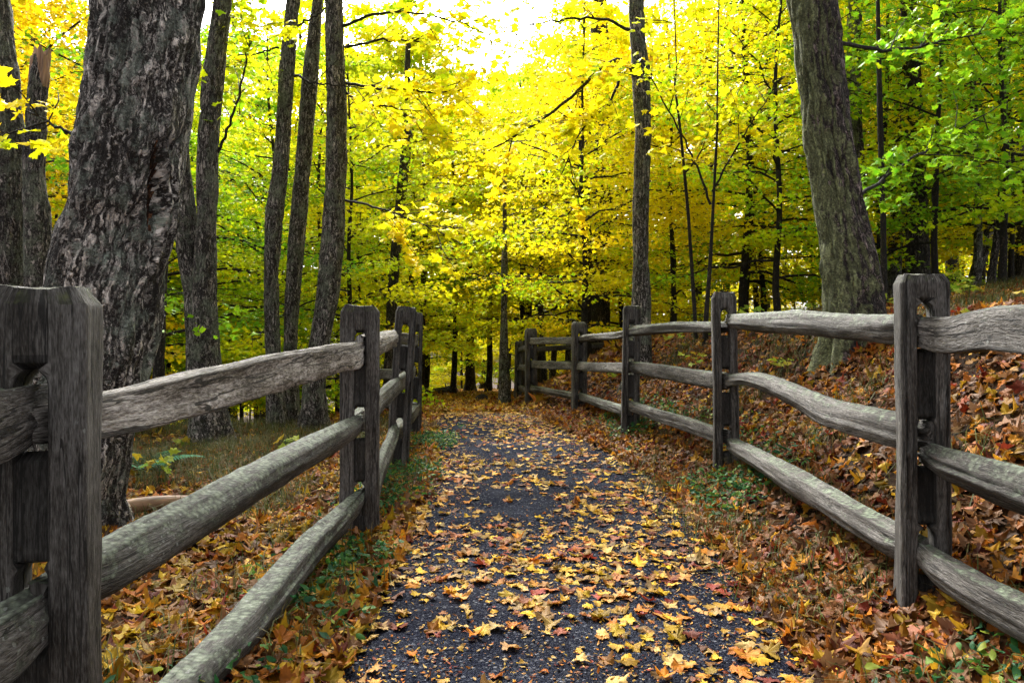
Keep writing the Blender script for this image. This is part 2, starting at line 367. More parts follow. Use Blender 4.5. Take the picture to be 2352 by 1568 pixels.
# ------------------------------------------------------------------ ground and path
def grid_mesh(name, xs, ys, zf, mat_, uv=True):
    X, Y = np.meshgrid(xs, ys); Z = zf(X, Y); V = np.stack([X, Y, Z], -1).reshape(-1, 3)
    nx = len(xs); i = np.arange(len(ys) - 1)[:, None]; j = np.arange(nx - 1)[None, :]
    Q = np.stack([i * nx + j, i * nx + j + 1, (i + 1) * nx + j + 1, (i + 1) * nx + j], -1).reshape(-1, 4)
    return mesh_from(name, V, Q.ravel(), np.arange(len(Q)) * 4, np.full(len(Q), 4), mat=mat_)
def spread(a, lo, hi, n):       # dense near, sparse far
    t = np.linspace(0, 1, n)[1:]
    return a + np.sign(hi - a) * (abs(hi - a)) * t ** 3.2
xs = np.concatenate([spread(-7, 0, -320, 30)[::-1], np.arange(-7, 9.01, .08), spread(9, 0, 320, 30)])
ys = np.concatenate([spread(-3, 0, -120, 14)[::-1], np.arange(-3, 16.01, .08), spread(16, 0, 420, 70)])
def ground_z(X, Y):
    z = gz(X, Y)
    inside = sstep(0.0, .10, np.minimum(X - path_l(Y), path_r(Y) - X)) * (Y < 46)
    return z - .035 * inside
ground = link('ground', grid_mesh('ground', xs, ys, ground_z, soil())); tag(ground, kind='structure')
# asphalt sheet
ys2 = np.concatenate([np.arange(-6, 16, .1), np.arange(16, 45.1, .5)])
T = np.linspace(0, 1, 26); X = path_l(ys2)[:, None] * (1 - T) + path_r(ys2)[:, None] * T
X = X + (.05 * fbm(ys2[:, None] * 1.7, T[None, :] * 0, 0, 3, 5)) * (np.abs(T - .5) * 2)[None, :] ** 4
Y = np.repeat(ys2[:, None], 26, 1); Z = gz(X, Y) - .018 * (np.abs(T - .5) * 2)[None, :] ** 8 + .006 * fbm(X * 2, Y * 2, 0, 2, 3)
V = np.stack([X, Y, Z], -1).reshape(-1, 3); i = np.arange(len(ys2) - 1)[:, None]; j = np.arange(25)[None, :]
Q = np.stack([i * 26 + j, i * 26 + j + 1, (i + 1) * 26 + j + 1, (i + 1) * 26 + j], -1).reshape(-1, 4)
path = link('path', mesh_from('path', V, Q.ravel(), np.arange(len(Q)) * 4, np.full(len(Q), 4), mat=asphalt())); tag(path, kind='structure')

# ------------------------------------------------------------------ leaves
HI = [(0, 0), (.12, -.03), (.31, -.07), (.30, .03), (.42, .06), (.37, .17), (.56, .25), (.60, .40), (.45, .42), (.41, .51), (.26, .50), (.29, .65), (.19, .68), (.10, .80)]
HI = HI + [(0, .96)] + [(-x, y) for x, y in HI[:0:-1]]
LO = [(0, 0), (.36, -.02), (.32, .16), (.57, .36), (.32, .44), (.22, .62), (0, .93)]
LO = LO + [(-x, y) for x, y in LO[-2:0:-1]]
OV = [(0, 0), (.2, .22), (.24, .5), (.12, .8), (0, 1), (-.12, .8), (-.24, .5), (-.2, .22)]
def leaf_mesh(name, pos, nrm, size, r1, r2, outline, material, curl=.0, curl_var=.0, seed=1, cy=.28):
    """many leaves: each a fan round its own centre, cupped and twisted"""
    rg = np.random.default_rng(seed); n = len(pos)
    o = np.array(outline); k = len(o); o = np.vstack([[0, cy], o]) - [0, cy]
    nrm = nrm / np.linalg.norm(nrm, axis=1)[:, None]
    a = rg.normal(size=(n, 3)); t = np.cross(nrm, a); t /= np.linalg.norm(t, axis=1)[:, None] + 1e-9; b = np.cross(nrm, t)
    cu = curl + curl_var * rg.normal(size=n); cv = curl_var * rg.normal(size=n); tw = curl_var * .8 * rg.normal(size=n)
    jit = 1 + .10 * rg.normal(size=(n, k + 1, 2)) * (curl_var > 0)
    ox = o[None, :, 0] * jit[..., 0] * rg.uniform(.82, 1.1, n)[:, None]; oy = o[None, :, 1] * jit[..., 1]
    oz = cu[:, None] * ox ** 2 * 1.6 + cv[:, None] * oy ** 2 * 1.3 + tw[:, None] * ox * oy * 1.5 - .10 * np.abs(ox) * (curl_var > 0)
    if curl_var > 0: oz[:, 1:] += .05 * rg.normal(size=(n, k))
    L = pos[:, None, :] + size[:, None, None] * (ox[..., None] * t[:, None] + oy[..., None] * b[:, None] + oz[..., None] * nrm[:, None])
    base = (np.arange(n) * (k + 1))[:, None, None]
    j = np.arange(k); tri = np.stack([np.zeros(k, int), 1 + j, 1 + (j + 1) % k], -1)[None]
    Fc = (base + tri).reshape(-1)
    att = np.ones((n, k + 1, 4)); att[..., 0] = r1[:, None]; att[..., 1] = r2[:, None]; att[:, 0, 2] = 0; att[:, 1:, 2] = 1
    return mesh_from(name, L.reshape(-1, 3), Fc, np.arange(n * k) * 3, np.full(n * k, 3), att=att.reshape(-1, 4), mat=material, smooth=False)

def tnormal(x, y):
    e = .05; zx = (gz(x + e, y) - gz(x - e, y)) / (2 * e); zy = (gz(x, y + e) - gz(x, y - e)) / (2 * e)
    v = np.stack([-zx, -zy, np.ones_like(zx)], -1); return v / np.linalg.norm(v, axis=1)[:, None]

def scatter(x, y, name, label, material, size=(.06, .12), seed=1, layer=.012, tilt=.3, cv=.45, rbias=1.0, outline=HI):
    rg = np.random.default_rng(seed); n = len(x)
    z = gz(x, y) + rg.uniform(.004, layer, n)
    nm = tnormal(x, y) + tilt * rg.normal(size=(n, 3)) * [1, 1, .3]; nm[:, 2] = np.abs(nm[:, 2])
    sz = size[0] + (size[1] - size[0]) * rg.random(n) ** 1.35
    r1 = rg.random(n) ** rbias
    o = link(name, leaf_mesh(name, np.stack([x, y, z], -1), nm, sz, r1, rg.random(n), outline, material, .1, cv, seed))
    return tag(o, label, name.replace('_', ' '), kind='stuff')

# on the path: drifts, thicker towards the edges and far away
def path_leaves():
    rg = np.random.default_rng(21); n = 46000
    y = 1.0 + 13 * rg.random(n) ** 1.15; f = rg.random(n); x = path_l(y) * (1 - f) - .1 * (1 - f) + (path_r(y) + .1) * f
    edge = np.abs(f - .5) * 2
    den = .20 + .42 * edge ** 2.5 + .40 * np.clip(fbm(x * 1.1, y * .9, 0, 3, 31) * 1.6, -.5, 1) + .012 * np.clip(y - 3, 0, 20) + .6 * sstep(10.5, 12.5, y)
    den += .22 * np.exp(-((f - .62) / .18) ** 2)
    k = rg.random(n) < np.clip(den, .05, 1) * (.34 - .06 * sstep(3, 7, y) + .1 * sstep(10.5, 12.5, y))
    return x[k], y[k]
x, y = path_leaves()
scatter(x, y, 'fallen_leaves', 'yellow and tan maple leaves strewn over the dark asphalt path', M_LITP, (.024, .076), 41, .012, .16, .34, 1.15)
def bits():
    rg = np.random.default_rng(27); n = 26000; y = 1.2 + 9 * rg.random(n) ** 1.2; f = rg.random(n); x = path_l(y) * (1 - f) + path_r(y) * f
    k = rg.random(n) < np.clip(.35 + 1.3 * fbm(x * 1.3, y * 1.1, 0, 3, 33) + .5 * (np.abs(f - .5) * 2) ** 3, .04, 1); return x[k], y[k]
x, y = bits()
scatter(x, y, 'leaf_crumbs', 'small brown and yellow leaf crumbs and bits trodden into the asphalt', M_LITP, (.006, .022), 47, .006, .3, .4, .7, OV)
def far_path():
    rg = np.random.default_rng(22); n = 12000
    y = 10.8 + 33 * rg.random(n) ** 1.4; f = rg.random(n) * 1.3 - .15; x = path_l(y) * (1 - f) + path_r(y) * f; return x, y
x, y = far_path()
scatter(x, y, 'leaf_carpet', 'carpet of golden leaves covering the far end of the path', M_LITP, (.09, .17), 42, .03, .2, .3, 1.6)
def bank_right():
    rg = np.random.default_rng(23); n = 80000
    y = 1.2 + 15 * rg.random(n) ** 1.25; s = rg.random(n) ** 1.35 * 6.5; x = path_r(y) - .12 + s
    den = .66 + 1.2 * fbm(x * .8, y * .8, 0, 3, 77); k = rg.random(n) < np.clip(den, .04, 1); return x[k], y[k]
x, y = bank_right()
scatter(x, y, 'leaf_litter', 'russet and brown leaf litter covering the bank behind the right fence', M_LITB, (.030, .078), 43, .045, .42, .55, .9)
def bank_left():
    rg = np.random.default_rng(24); n = 50000
    y = .9 + 13 * rg.random(n) ** 1.2; s = rg.random(n) ** 1.1 * 5.0; x = path_l(y) + .12 - s
    den = .85 + .9 * fbm(x * .8, y * .8, 0, 3, 78) - .3 * sstep(1.2, 2.2, path_l(y) - x) * sstep(3.6, 4.6, y)
    k = rg.random(n) < np.clip(den, .1, 1); return x[k], y[k]
x, y = bank_left()
scatter(x, y, 'leaf_litter', 'orange and yellow leaf litter on the ground behind the left fence', M_LITB, (.036, .088), 44, .04, .4, .5, 1.9)
def woods():
    rg = np.random.default_rng(25); n = 26000
    y = 11 + 40 * rg.random(n) ** 1.5; x = (rg.random(n) * 2 - 1) * (y * .9); k = (x < path_l(y) - .3) | (x > path_r(y) + .3); return x[k], y[k]
x, y = woods()
scatter(x, y, 'woodland_litter', 'distant golden leaf litter under the trees', M_LITB, (.12, .24), 45, .05, .4, .4, 1.8, LO)

# grass
def grass(name, label, x, y, h, seed, lean=.6):
    rg = np.random.default_rng(seed); n = len(x); z = gz(x, y)
    az = rg.random(n) * 6.283; hh = h * rg.uniform(.5, 1.3, n); ln = lean * rg.uniform(.3, 1.6, n)
    d = np.stack([np.cos(az), np.sin(az), 0 * az], -1); sd_ = np.stack([-np.sin(az), np.cos(az), 0 * az], -1) * .0022
    p = np.stack([x, y, z], -1); P1 = p + d * (hh * ln * .35)[:, None] + np.array([0, 0, 1]) * (hh * .6)[:, None]
    P2 = p + d * (hh * ln)[:, None] + np.array([0, 0, 1]) * (hh * (1.0 - .35 * np.minimum(ln, 1.5)))[:, None]
    V = np.stack([p - sd_, p + sd_, P1 + sd_ * .8, P1 - sd_ * .8, P2], 1).reshape(-1, 3)
    b = np.arange(n)[:, None] * 5; Fq = b + np.array([0, 1, 2, 3]); Ft = b + np.array([3, 2, 4])
    L = np.concatenate([Fq, Ft], 1).ravel(); tot = np.tile([4, 3], n); st = np.concatenate([[0], np.cumsum(tot)[:-1]])
    att = np.ones((n, 5, 4)); att[..., 0] = rg.random(n)[:, None]
    o = link(name, mesh_from(name, V, L, st, tot, att=att.reshape(-1, 4), mat=M_GRASS)); return tag(o, label, 'grass', kind='stuff')
def patch(n, x0, x1, y0, y1, thr, seed, sc=1.3):
    rg = np.random.default_rng(seed); x = rg.uniform(x0, x1, n); y = y0 + (y1 - y0) * rg.random(n)
    cx = np.round(x * 9) / 9 + .05 * rg.normal(size=n); cy = np.round(y * 9) / 9 + .05 * rg.normal(size=n)
    k = fbm(x * sc, y * sc, 0, 2, seed) > thr; return cx[k], cy[k]
x, y = patch(24000, -5.0, -1.35, 4.2, 9.2, -.12, 61)
grass('dry_grass', 'dry olive grass behind the left fence under the trees', x, y, .16, 62, .9)
x, y = patch(30000, 1.7, 6.5, 2.2, 9.0, .08, 63)
grass('dry_grass', 'matted brown and olive grass on the right bank', x, y, .15, 64, 1.1)
x1, y1 = patch(3800, -1.25, -.60, 1.6, 8.4, .0, 65, 3); x2, y2 = patch(4200, 0.9, 1.6, 1.8, 8, .05, 66, 3)
grass('verge_grass', 'thin grass tufts along both edges of the path', np.concatenate([x1, x2]), np.concatenate([y1, y2]), .12, 67, .9)

# low green plants along the foot of the fences
def cover(n, f, seed):
    rg = np.random.default_rng(seed); y = rg.uniform(1.5, 8, n); x = f(y, rg)
    k = fbm(x * 2.4, y * 1.6, 0, 2, seed) > .10; x, y = x[k], y[k]
    cx = np.round(x * 7) / 7 + .045 * rg.normal(size=len(x)); cy = np.round(y * 7) / 7 + .045 * rg.normal(size=len(x)); return cx, cy
xa, ya = cover(5200, lambda y, rg: rg.uniform(-.95, -.5, len(y)), 71); xb, yb = cover(7000, lambda y, rg: path_r(y) + rg.uniform(.0, .55, len(y)), 72)
x, y = np.concatenate([xa, xb]), np.concatenate([ya, yb]); rg = np.random.default_rng(73); n_ = len(x)
nm = np.stack([.6 * rg.normal(size=n_), .6 * rg.normal(size=n_), np.ones(n_)], -1)
o = link('ground_cover', leaf_mesh('ground_cover', np.stack([x, y, gz(x, y) + rg.uniform(.02, .10, n_)], -1), nm, rg.uniform(.022, .05, n_), rg.random(n_) ** .9, rg.random(n_), OV, M_GREEN, .1, .3, 74, .5))
tag(o, 'small green creeping plants at the foot of both fences', 'ground cover', kind='stuff')

# ------------------------------------------------------------------ fences
def rough(R, amp, sx, seed):
    """push ring points about with noise"""
    c = R.mean(1, keepdims=True); d = R - c; ln = np.linalg.norm(d, axis=2, keepdims=True) + 1e-6
    nz = fbm(R[..., 0] * sx, R[..., 1] * sx * .35, R[..., 2] * sx * .6, 3, seed)
    return R + d / ln * (amp * nz)[..., None]
def rail_mesh(pts, hs, ws, shape, seed, material, name='rail'):
    """pts: list of (x,y,ztop) knots; hs, ws heights and widths at the knots"""
    m = 80; pts = np.asarray(pts, float); hs = [q_ * .95 for q_ in hs]; L = np.concatenate([[0], np.cumsum(np.linalg.norm(np.diff(pts, axis=0), axis=1))]); t = np.linspace(0, L[-1], m)
    pp = np.stack([np.interp(t, L, pts[:, k]) for k in range(3)], -1)
    for _ in range(4): pp[1:-1] = (pp[:-2] + 2 * pp[1:-1] + pp[2:]) / 4
    h = np.interp(t, L, hs); wd = np.interp(t, L, ws)
    rg = np.random.default_rng(seed)
    h = h * (1 + .07 * fbm(t * 2.2, seed, 0, 3, seed)); wd = wd * (1 + .16 * fbm(t * 1.8, seed + 9, 0, 3, seed + 2))
    pp[:, 2] += .008 * fbm(t * 1.7, 3.3, 0, 2, seed + 5); pp[:, 0] += .02 * fbm(t * 1.3, 7.3, 0, 2, seed + 6)
    if shape == 'round':
        n = 34; th = np.arange(n) / n * 2 * math.pi + .2; cx = np.cos(th) * (1 - .10 * (np.sin(th) < -.5)); cz = np.maximum(np.sin(th), -.86)
    else:
        poly = {'slab': [(-1, -.95), (.9, -1), (1, .85), (.55, 1), (-.9, .96)], 'split': [(-.75, -1), (.8, -.85), (1, .25), (.45, 1), (-.85, .8), (-1, -.2)],
                'wedge': [(-.95, -.7), (.3, -1), (1, -.75), (.75, .7), (-.1, 1), (-.9, .55)]}[shape]
        poly = np.array(poly) + rg.uniform(-.09, .09, (len(poly), 2)); PP = []
        for q0 in range(len(poly)):
            a_, b_ = poly[q0], poly[(q0 + 1) % len(poly)]
            for f_ in (.05, .30, .53, .76, .95): PP.append(a_ + (b_ - a_) * f_)
        PP = np.array(PP); n = len(PP); cx, cz = PP[:, 0], PP[:, 1]; th = np.unwrap(np.arctan2(cz, cx))
    tn = np.gradient(pp, axis=0); tn /= np.linalg.norm(tn, axis=1)[:, None]
    side = np.cross(tn, [0, 0, 1]); side /= np.linalg.norm(side, axis=1)[:, None]; up = np.cross(side, tn)
    # tenons at both ends
    e = np.minimum(t, L[-1] - t); tap = sstep(-.03, .22, e); wd = wd * (.42 + .58 * tap); h = h * (.80 + .20 * tap)
    cen = pp - up * (h / 2)[:, None]
    R = cen[:, None, :] + (wd / 2)[:, None, None] * cx[None, :, None] * side[:, None, :] + (h / 2)[:, None, None] * cz[None, :, None] * up[:, None, :]
    k = fbm(th[None, :] * 2.5 + seed, t[:, None] * .8, 0, 2, seed) * .009 + fbm(th[None, :] * 9, t[:, None] * 1.6, 0, 2, seed + 4) * .008 + fbm(th[None, :] * 3, t[:, None] * 14, 0, 2, seed + 8) * .003
    d = R - cen[:, None, :]; d /= np.linalg.norm(d, axis=2, keepdims=True) + 1e-6; R = R + d * k[..., None] * 1.3
    for q0 in range(5):      # long open checks along the grain
        jc = int(rg.integers(n)); c0 = rg.uniform(0, .8) * L[-1]; cl = rg.uniform(.25, .9)
        R[:, jc] -= d[:, jc] * (.011 * sstep(c0, c0 + .06, t) * (1 - sstep(c0 + cl, c0 + cl + .08, t)))[:, None]
    R[0] += tn[0] * rg.uniform(-.012, .012, n)[:, None]; R[-1] += tn[-1] * rg.uniform(-.012, .012, n)[:, None]
    mb = MB(); per = float((wd.mean() + h.mean()) * 1.7)
    rings_to(mb, R, np.arange(n + 1) / n * per, t)
    me = mb.mesh(name, material); return me

def post_parts(fence, x, y, zb, zt, W, D, rot, holes, seed, lean=(0, 0), label=None, groove=.032):
    """one post: a closed loft whose front and back carry a groove that turns into through mortises"""
    H = zt - zb; G = .028; z = np.arange(-.3, H - .001, .014); z = np.append(z, [H - .034, H - .02, H - .008, H]); z = np.unique(np.round(z, 4)); m = len(z)
    g_ = np.full(m, G); dep = np.full(m, groove)
    dep = dep * (1 - sstep(H - .17, H - .12, z)) + .0015
    hole = np.zeros(m, bool)
    for a, b in holes:
        k = (z > a) & (z < b); hole |= k; dep = np.where(k, D / 2 - .002, dep)
        t = np.clip((z - (b - .034)) / .034, 0, .93); g_ = np.where(k, G * np.sqrt(1 - t ** 2), g_)
        dep = np.where((z >= b) & (z < b + .03), dep * .5 + .004, dep)
    c = .014; hw, hd = W / 2, D / 2; rgp = np.random.default_rng(seed)
    def front(g, d):       # left to right along the front face
        return [(-hw + c, -hd), (-hw * .75 - G * .25, -hd), (-hw * .4 - G * .6, -hd), (-G - .004, -hd), (-g, -hd + .003), (-g * .96, -hd + d), (-g * .3, -hd + d * 1.02), (g * .3, -hd + d * 1.02),
                (g * .96, -hd + d), (g, -hd + .003), (G + .004, -hd), (hw * .4 + G * .6, -hd), (hw * .75 + G * .25, -hd), (hw - c, -hd), (hw - .3 * c, -hd + .3 * c), (hw, -hd + c), (hw, -hd * .4), (hw, hd * .4), (hw, hd - c), (hw - .3 * c, hd - .3 * c)]
    base = []
    for k in range(m):
        f = front(g_[k], dep[k]); f = f + [(-a, -b) for a, b in f]; base.append(f)
    B = np.array(base); n = B.shape[1]
    out = np.array(front(0, 0)); th = np.arctan2(B[0, :, 1] / hd, B[0, :, 0] / hw); dx, dy = np.cos(th), np.sin(th)
    top = np.clip((z - H + .034) / .034, 0, 1); sc = 1 - .20 * top[:, None]
    Rg = np.zeros((m, n, 3)); Rg[..., 0] = B[..., 0] * sc; Rg[..., 1] = B[..., 1] * (1 - .25 * top[:, None]); Rg[..., 2] = z[:, None]
    a = fbm(dx * 2.2 + seed, dy * 2.2, z[:, None] * 2.0, 3, seed) * .011 + fbm(dx * 9, dy * 9 + seed, z[:, None] * 2.5, 2, seed + 3) * .0055 + fbm(B[..., 0] * 60, B[..., 1] * 60, z[:, None] * 9, 2, seed + 7) * .003
    amp_ = np.ones(n); fl = [4, 5, 6, 7, 8, 9]; amp_[fl] = .35; amp_[[q + n // 2 for q in fl]] = .35
    a = a * amp_; Rg[..., 0] += a * dx; Rg[..., 1] += a * dy
    # heavier foot
    Rg[..., :2] *= (1 + .08 * np.exp(-np.clip(z, 0, 9) / .25))[:, None, None]
    topn = fbm(Rg[-1, :, 0] * 14 + seed, Rg[-1, :, 1] * 22, 0, 3, seed) * .016
    for q_, w_ in ((-1, 1), (-2, .8), (-3, .5), (-4, .2)): Rg[q_, :, 2] += topn * w_
    per = np.concatenate([[0], np.cumsum(np.linalg.norm(np.diff(np.vstack([B[m // 2], B[m // 2][:1]]), axis=0), axis=1))])
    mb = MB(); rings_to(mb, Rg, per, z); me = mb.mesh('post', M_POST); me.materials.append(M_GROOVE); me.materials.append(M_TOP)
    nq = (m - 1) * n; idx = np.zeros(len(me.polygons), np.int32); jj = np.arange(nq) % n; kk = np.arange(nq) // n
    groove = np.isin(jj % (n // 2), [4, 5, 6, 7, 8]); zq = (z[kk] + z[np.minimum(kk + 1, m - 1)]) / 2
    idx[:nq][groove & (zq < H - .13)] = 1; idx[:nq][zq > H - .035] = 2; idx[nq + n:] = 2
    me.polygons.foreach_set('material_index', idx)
    import bmesh
    bm = bmesh.new(); bm.from_mesh(me); bm.faces.ensure_lookup_table()
    rem = [bm.faces[q] for q in np.nonzero(np.isin(jj % (n // 2), [5, 6, 7]) & hole[kk] & hole[np.minimum(kk + 1, m - 1)])[0]]
    bmesh.ops.delete(bm, geom=rem, context='FACES_ONLY'); bm.to_mesh(me); bm.free()
    o = link('post', me, fence)
    o.location = (x, y, zb); o.rotation_euler = (lean[0], lean[1], rot)
    if label: o['label'] = label
    return o

def Z(v, y): return CAMZ + (784 - v) / F * y
RF = thing('split_rail_fence', 'weathered grey split rail fence along the leafy bank on the right of the path', 'fence', (1.43, 4.94, gz1(1.43, 4.94)))
LF = thing('split_rail_fence', 'weathered grey split rail fence between the path and the large leaning trunks on the left', 'fence', (-.78, 3.76, gz1(-.78, 3.76)))
def child_fix(parent):
    parent_inv = Matrix.Translation(-parent.location)
    for c in list(parent.children): c.location = Vector(c.location) - parent.location

# rails of the right fence: (y0,x0,ztop0,h0 , y1,x1,ztop1,h1, shape, width, material, mids, label)
def rail(fence, a, b, ha, hb, w0, w1, shape, mtl, seed, mids=(), label=None):
    (xa, ya, za), (xb, yb, zb) = a, b
    d = Vector((xb - xa, yb - ya, 0)).normalized() * .035
    off = .012 * (1 if seed % 2 else -1)
    pts = [(xa - d.x + off, ya - d.y, za)]; hs = [ha]; ws = [w0]
    for (t, dz, hm, wm) in mids:
        pts.append((xa + (xb - xa) * t, ya + (yb - ya) * t, za + (zb - za) * t + dz)); hs.append(hm); ws.append(wm)
    pts.append((xb + d.x - off, yb + d.y, zb)); hs.append(hb); ws.append(w1)
    o = link('rail', rail_mesh(pts, hs, ws, shape, seed, mtl), fence)
    if label: o['label'] = label
    return o
R0, R1, R2, R3, R4, R5, R6, R7 = (1.36, -.05), (1.378, 2.48), (1.436, 4.94), (1.11, 6.96), (.86, 9.49), (.30, 11.66), (.14, 14.2), (2.1, 15.9)
def q(p, z): return (p[0], p[1], z)
C = CAMZ
# nearest span, running out of the picture past the camera
rail(RF, q(R0, C - .03), q(R1, C + .082), .15, .118, .075, .075, 'slab', M_RAIL, 101, [(.72, .03, .15, .085), (.86, .035, .125, .08), (.93, .0, .12, .08)], 'thick squared top rail with a kink')
rail(RF, q(R0, C - .47), q(R1, C - .345), .13, .085, .10, .07, 'round', M_RAILMOSS, 102, [(.80, .03, .125, .11), (.88, .02, .11, .09)], 'crooked rail covered with pale lichen')
rail(RF, q(R0, C - .76), q(R1, C - .665), .12, .095, .12, .08, 'split', M_RAIL, 103, [(.6, 0, .12, .11)])
rail(RF, q(R1, C + .085), q(R2, C + .182), .115, .10, .09, .09, 'round', M_RAILMOSS, 104, [(.5, .015, .12, .11)], 'rounded top rail with pale lichen')
rail(RF, q(R1, C - .262), q(R2, C - .222), .130, .095, .085, .085, 'split', M_RAIL, 105, [(.3, .005, .135, .09), (.62, .052, .105, .09), (.8, .048, .085, .09)], 'middle rail arched like a bow')
rail(RF, q(R1, C - .652), q(R2, C - .632), .12, .085, .11, .09, 'split', M_RAIL, 106, [(.5, .01, .12, .11)])
rail(RF, q(R2, C + .134), q(R3, C + .138), .085, .11, .09, .08, 'wedge', M_RAILMOSS, 107, [(.5, .02, .09, .09)])
rail(RF, q(R2, C - .218), q(R3, C - .192), .12, .09, .08, .08, 'slab', M_RAIL, 108, [(.6, .012, .12, .08)])
rail(RF, q(R2, C - .593), q(R3, C - .556), .11, .085, .09, .09, 'split', M_RAIL, 109, [(.5, .01, .11, .09)])
rail(RF, q(R3, C + .106), q(R4, C + .083), .075, .10, .08, .08, 'wedge', M_RAIL, 110)
rail(RF, q(R3, C - .20), q(R4, C - .27), .10, .11, .08, .08, 'slab', M_RAIL, 111)
rail(RF, q(R3, C - .61), q(R4, C - .65), .10, .10, .09, .09, 'split', M_RAILMOSS, 112)
rail(RF, q(R4, C + .056), q(R5, C + .055), .09, .11, .08, .08, 'slab', M_RAIL, 113)
rail(RF, q(R4, C - .28), q(R5, C - .29), .10, .12, .08, .08, 'slab', M_RAIL, 114)
rail(RF, q(R4, C - .67), q(R5, C - .69), .09, .09, .09, .09, 'split', M_RAIL, 115)
rail(RF, q(R5, C - .03), q(R6, C - .13), .10, .10, .08, .08, 'slab', M_RAIL, 116)
rail(RF, q(R5, C - .36), q(R6, C - .45), .10, .10, .08, .08, 'slab', M_RAIL, 117)
rail(RF, q(R5, C - .74), q(R6, C - .84), .10, .10, .08, .08, 'split', M_RAIL, 118)
rail(RF, q(R6, C - .12), q(R7, C - .02), .10, .10, .08, .08, 'slab', M_RAIL, 119)
rail(RF, q(R6, C - .45), q(R7, C - .33), .10, .10, .08, .08, 'slab', M_RAIL, 120)
rail(RF, q(R6, C - .84), q(R7, C - .72), .10, .10, .08, .08, 'split', M_RAIL, 121)
def holes(zb, tops, hh=.12, above=.05): return [(C + t - hh - zb, C + t + above - zb) for t in tops]
def mkpost(f, xy, v_top, W, D, rot, tops, seed, lean=(0, 0), label=None, groove=.015):
    x, y = xy; zb = gz1(x, y) - .02; zt = Z(v_top, y)
    return post_parts(f, x, y, zb, zt, W, D, rot, holes(zb, tops), seed, lean, label, groove)
mkpost(RF, R1, 628, .15, .10, math.radians(-13), [.083, -.30, -.66], 201, (0, math.radians(-.3)), 'tall near post with a deep knotty groove', .026)
mkpost(RF, R2, 672, .16, .10, math.radians(-10), [.16, -.22, -.61], 202, (0, math.radians(-1)))
mkpost(RF, R3, 702, .165, .10, math.radians(-4), [.12, -.196, -.58], 203, (0, math.radians(.8)))
mkpost(RF, R4, 740, .18, .12, math.radians(14), [.07, -.275, -.66], 204)
mkpost(RF, R5, 755, .18, .12, math.radians(10), [.02, -.32, -.71], 205)
mkpost(RF, R6, 783, .17, .12, math.radians(-30), [-.125, -.45, -.84], 206, (0, math.radians(1)))
mkpost(RF, R7, 775, .17, .12, math.radians(-60), [-.02, -.33, -.72], 207)
mkpost(RF, R0, 0, .165, .12, 0, [-.03, -.47, -.76], 208) if False else None

LM, LA, LB, LC, LD, LE, LG = (-.93, -1.0), (-.893, 1.40), (-.775, 3.76), (-.885, 5.67), (-1.04, 7.9), (-1.95, 10.1), (-3.9, 11.3)
rail(LF, q(LM, C - .10), q(LA, C - .088), .13, .12, .08, .07, 'slab', M_RAIL, 131, [(.9, 0, .12, .08)], 'grey split rail with a stepped edge')
rail(LF, q(LM, C - .44), q(LA, C - .46), .13, .12, .12, .08, 'wedge', M_RAILMOSS, 132, [(.85, .0, .125, .13)], 'rail crusted with green and orange lichen')
rail(LF, q(LM, C - .85), q(LA, C - .85), .13, .11, .1, .08, 'split', M_RAIL, 133)
rail(LF, q(LA, C - .118), q(LB, C - .002), .098, .13, .06, .07, 'slab', M_RAILPALE, 134, [(.12, 0, .105, .07), (.5, .012, .135, .075), (.8, .006, .135, .075)], 'pale silvery flat top rail with wavy grain')
rail(LF, q(LA, C - .44), q(LB, C - .372), .115, .095, .11, .08, 'round', M_RAILMOSS, 135, [(.15, .01, .135, .14), (.5, .012, .135, .135), (.8, .008, .12, .12)], 'thick round middle rail crusted with lichen')
rail(LF, q(LA, C - .90), q(LB, C - .745), .12, .085, .10, .08, 'split', M_RAILMOSS, 136, [(.4, -.02, .12, .12), (.7, .005, .11, .11)], 'squared bottom rail with green moss')
rail(LF, q(LB, C + .03), q(LC, C + .09), .15, .14, .10, .09, 'round', M_RAILPALE, 137)
rail(LF, q(LB, C - .37), q(LC, C - .27), .13, .12, .08, .08, 'split', M_RAIL, 138)
rail(LF, q(LB, C - .80), q(LC, C - .62), .15, .12, .10, .09, 'round', M_RAILMOSS, 139)
rail(LF, q(LC, C + .07), q(LD, C + .07), .12, .12, .08, .08, 'slab', M_RAIL, 140)
rail(LF, q(LC, C - .28), q(LD, C - .25), .12, .12, .08, .08, 'slab', M_RAIL, 141)
rail(LF, q(LC, C - .66), q(LD, C - .66), .12, .12, .08, .08, 'slab', M_RAIL, 142)
rail(LF, q(LD, C + .05), q(LE, C - .02), .12, .12, .08, .08, 'slab', M_RAIL, 143)
rail(LF, q(LD, C - .28), q(LE, C - .38), .12, .12, .08, .08, 'slab', M_RAIL, 144)
rail(LF, q(LD, C - .66), q(LE, C - .74), .12, .12, .08, .08, 'slab', M_RAIL, 145)
mkpost(LF, LA, 660, .19, .10, math.radians(15), [-.10, -.455, -.86], 211, (0, 0), 'broad near post with mossy chamfered top', .007)
mkpost(LF, LB, 702, .19, .10, math.radians(10), [.0, -.372, -.76], 212, (0, math.radians(.2)), None, .016)
mkpost(LF, LC, 705, .165, .10, math.radians(8), [.085, -.27, -.63], 213, (0, math.radians(3.5)), 'slightly tilted post')
mkpost(LF, LD, 717, .13, .12, math.radians(10), [.06, -.26, -.66], 214, (0, math.radians(1)))
mkpost(LF, LE, 760, .17, .12, math.radians(30), [-.02, -.38, -.74], 215)
child_fix(RF); child_fix(LF)

# ------------------------------------------------------------------ trees
def leafy(mb_tw, pos, size, s_r, spots, rg, lsz, per, spread_, droop=.0):
    pass

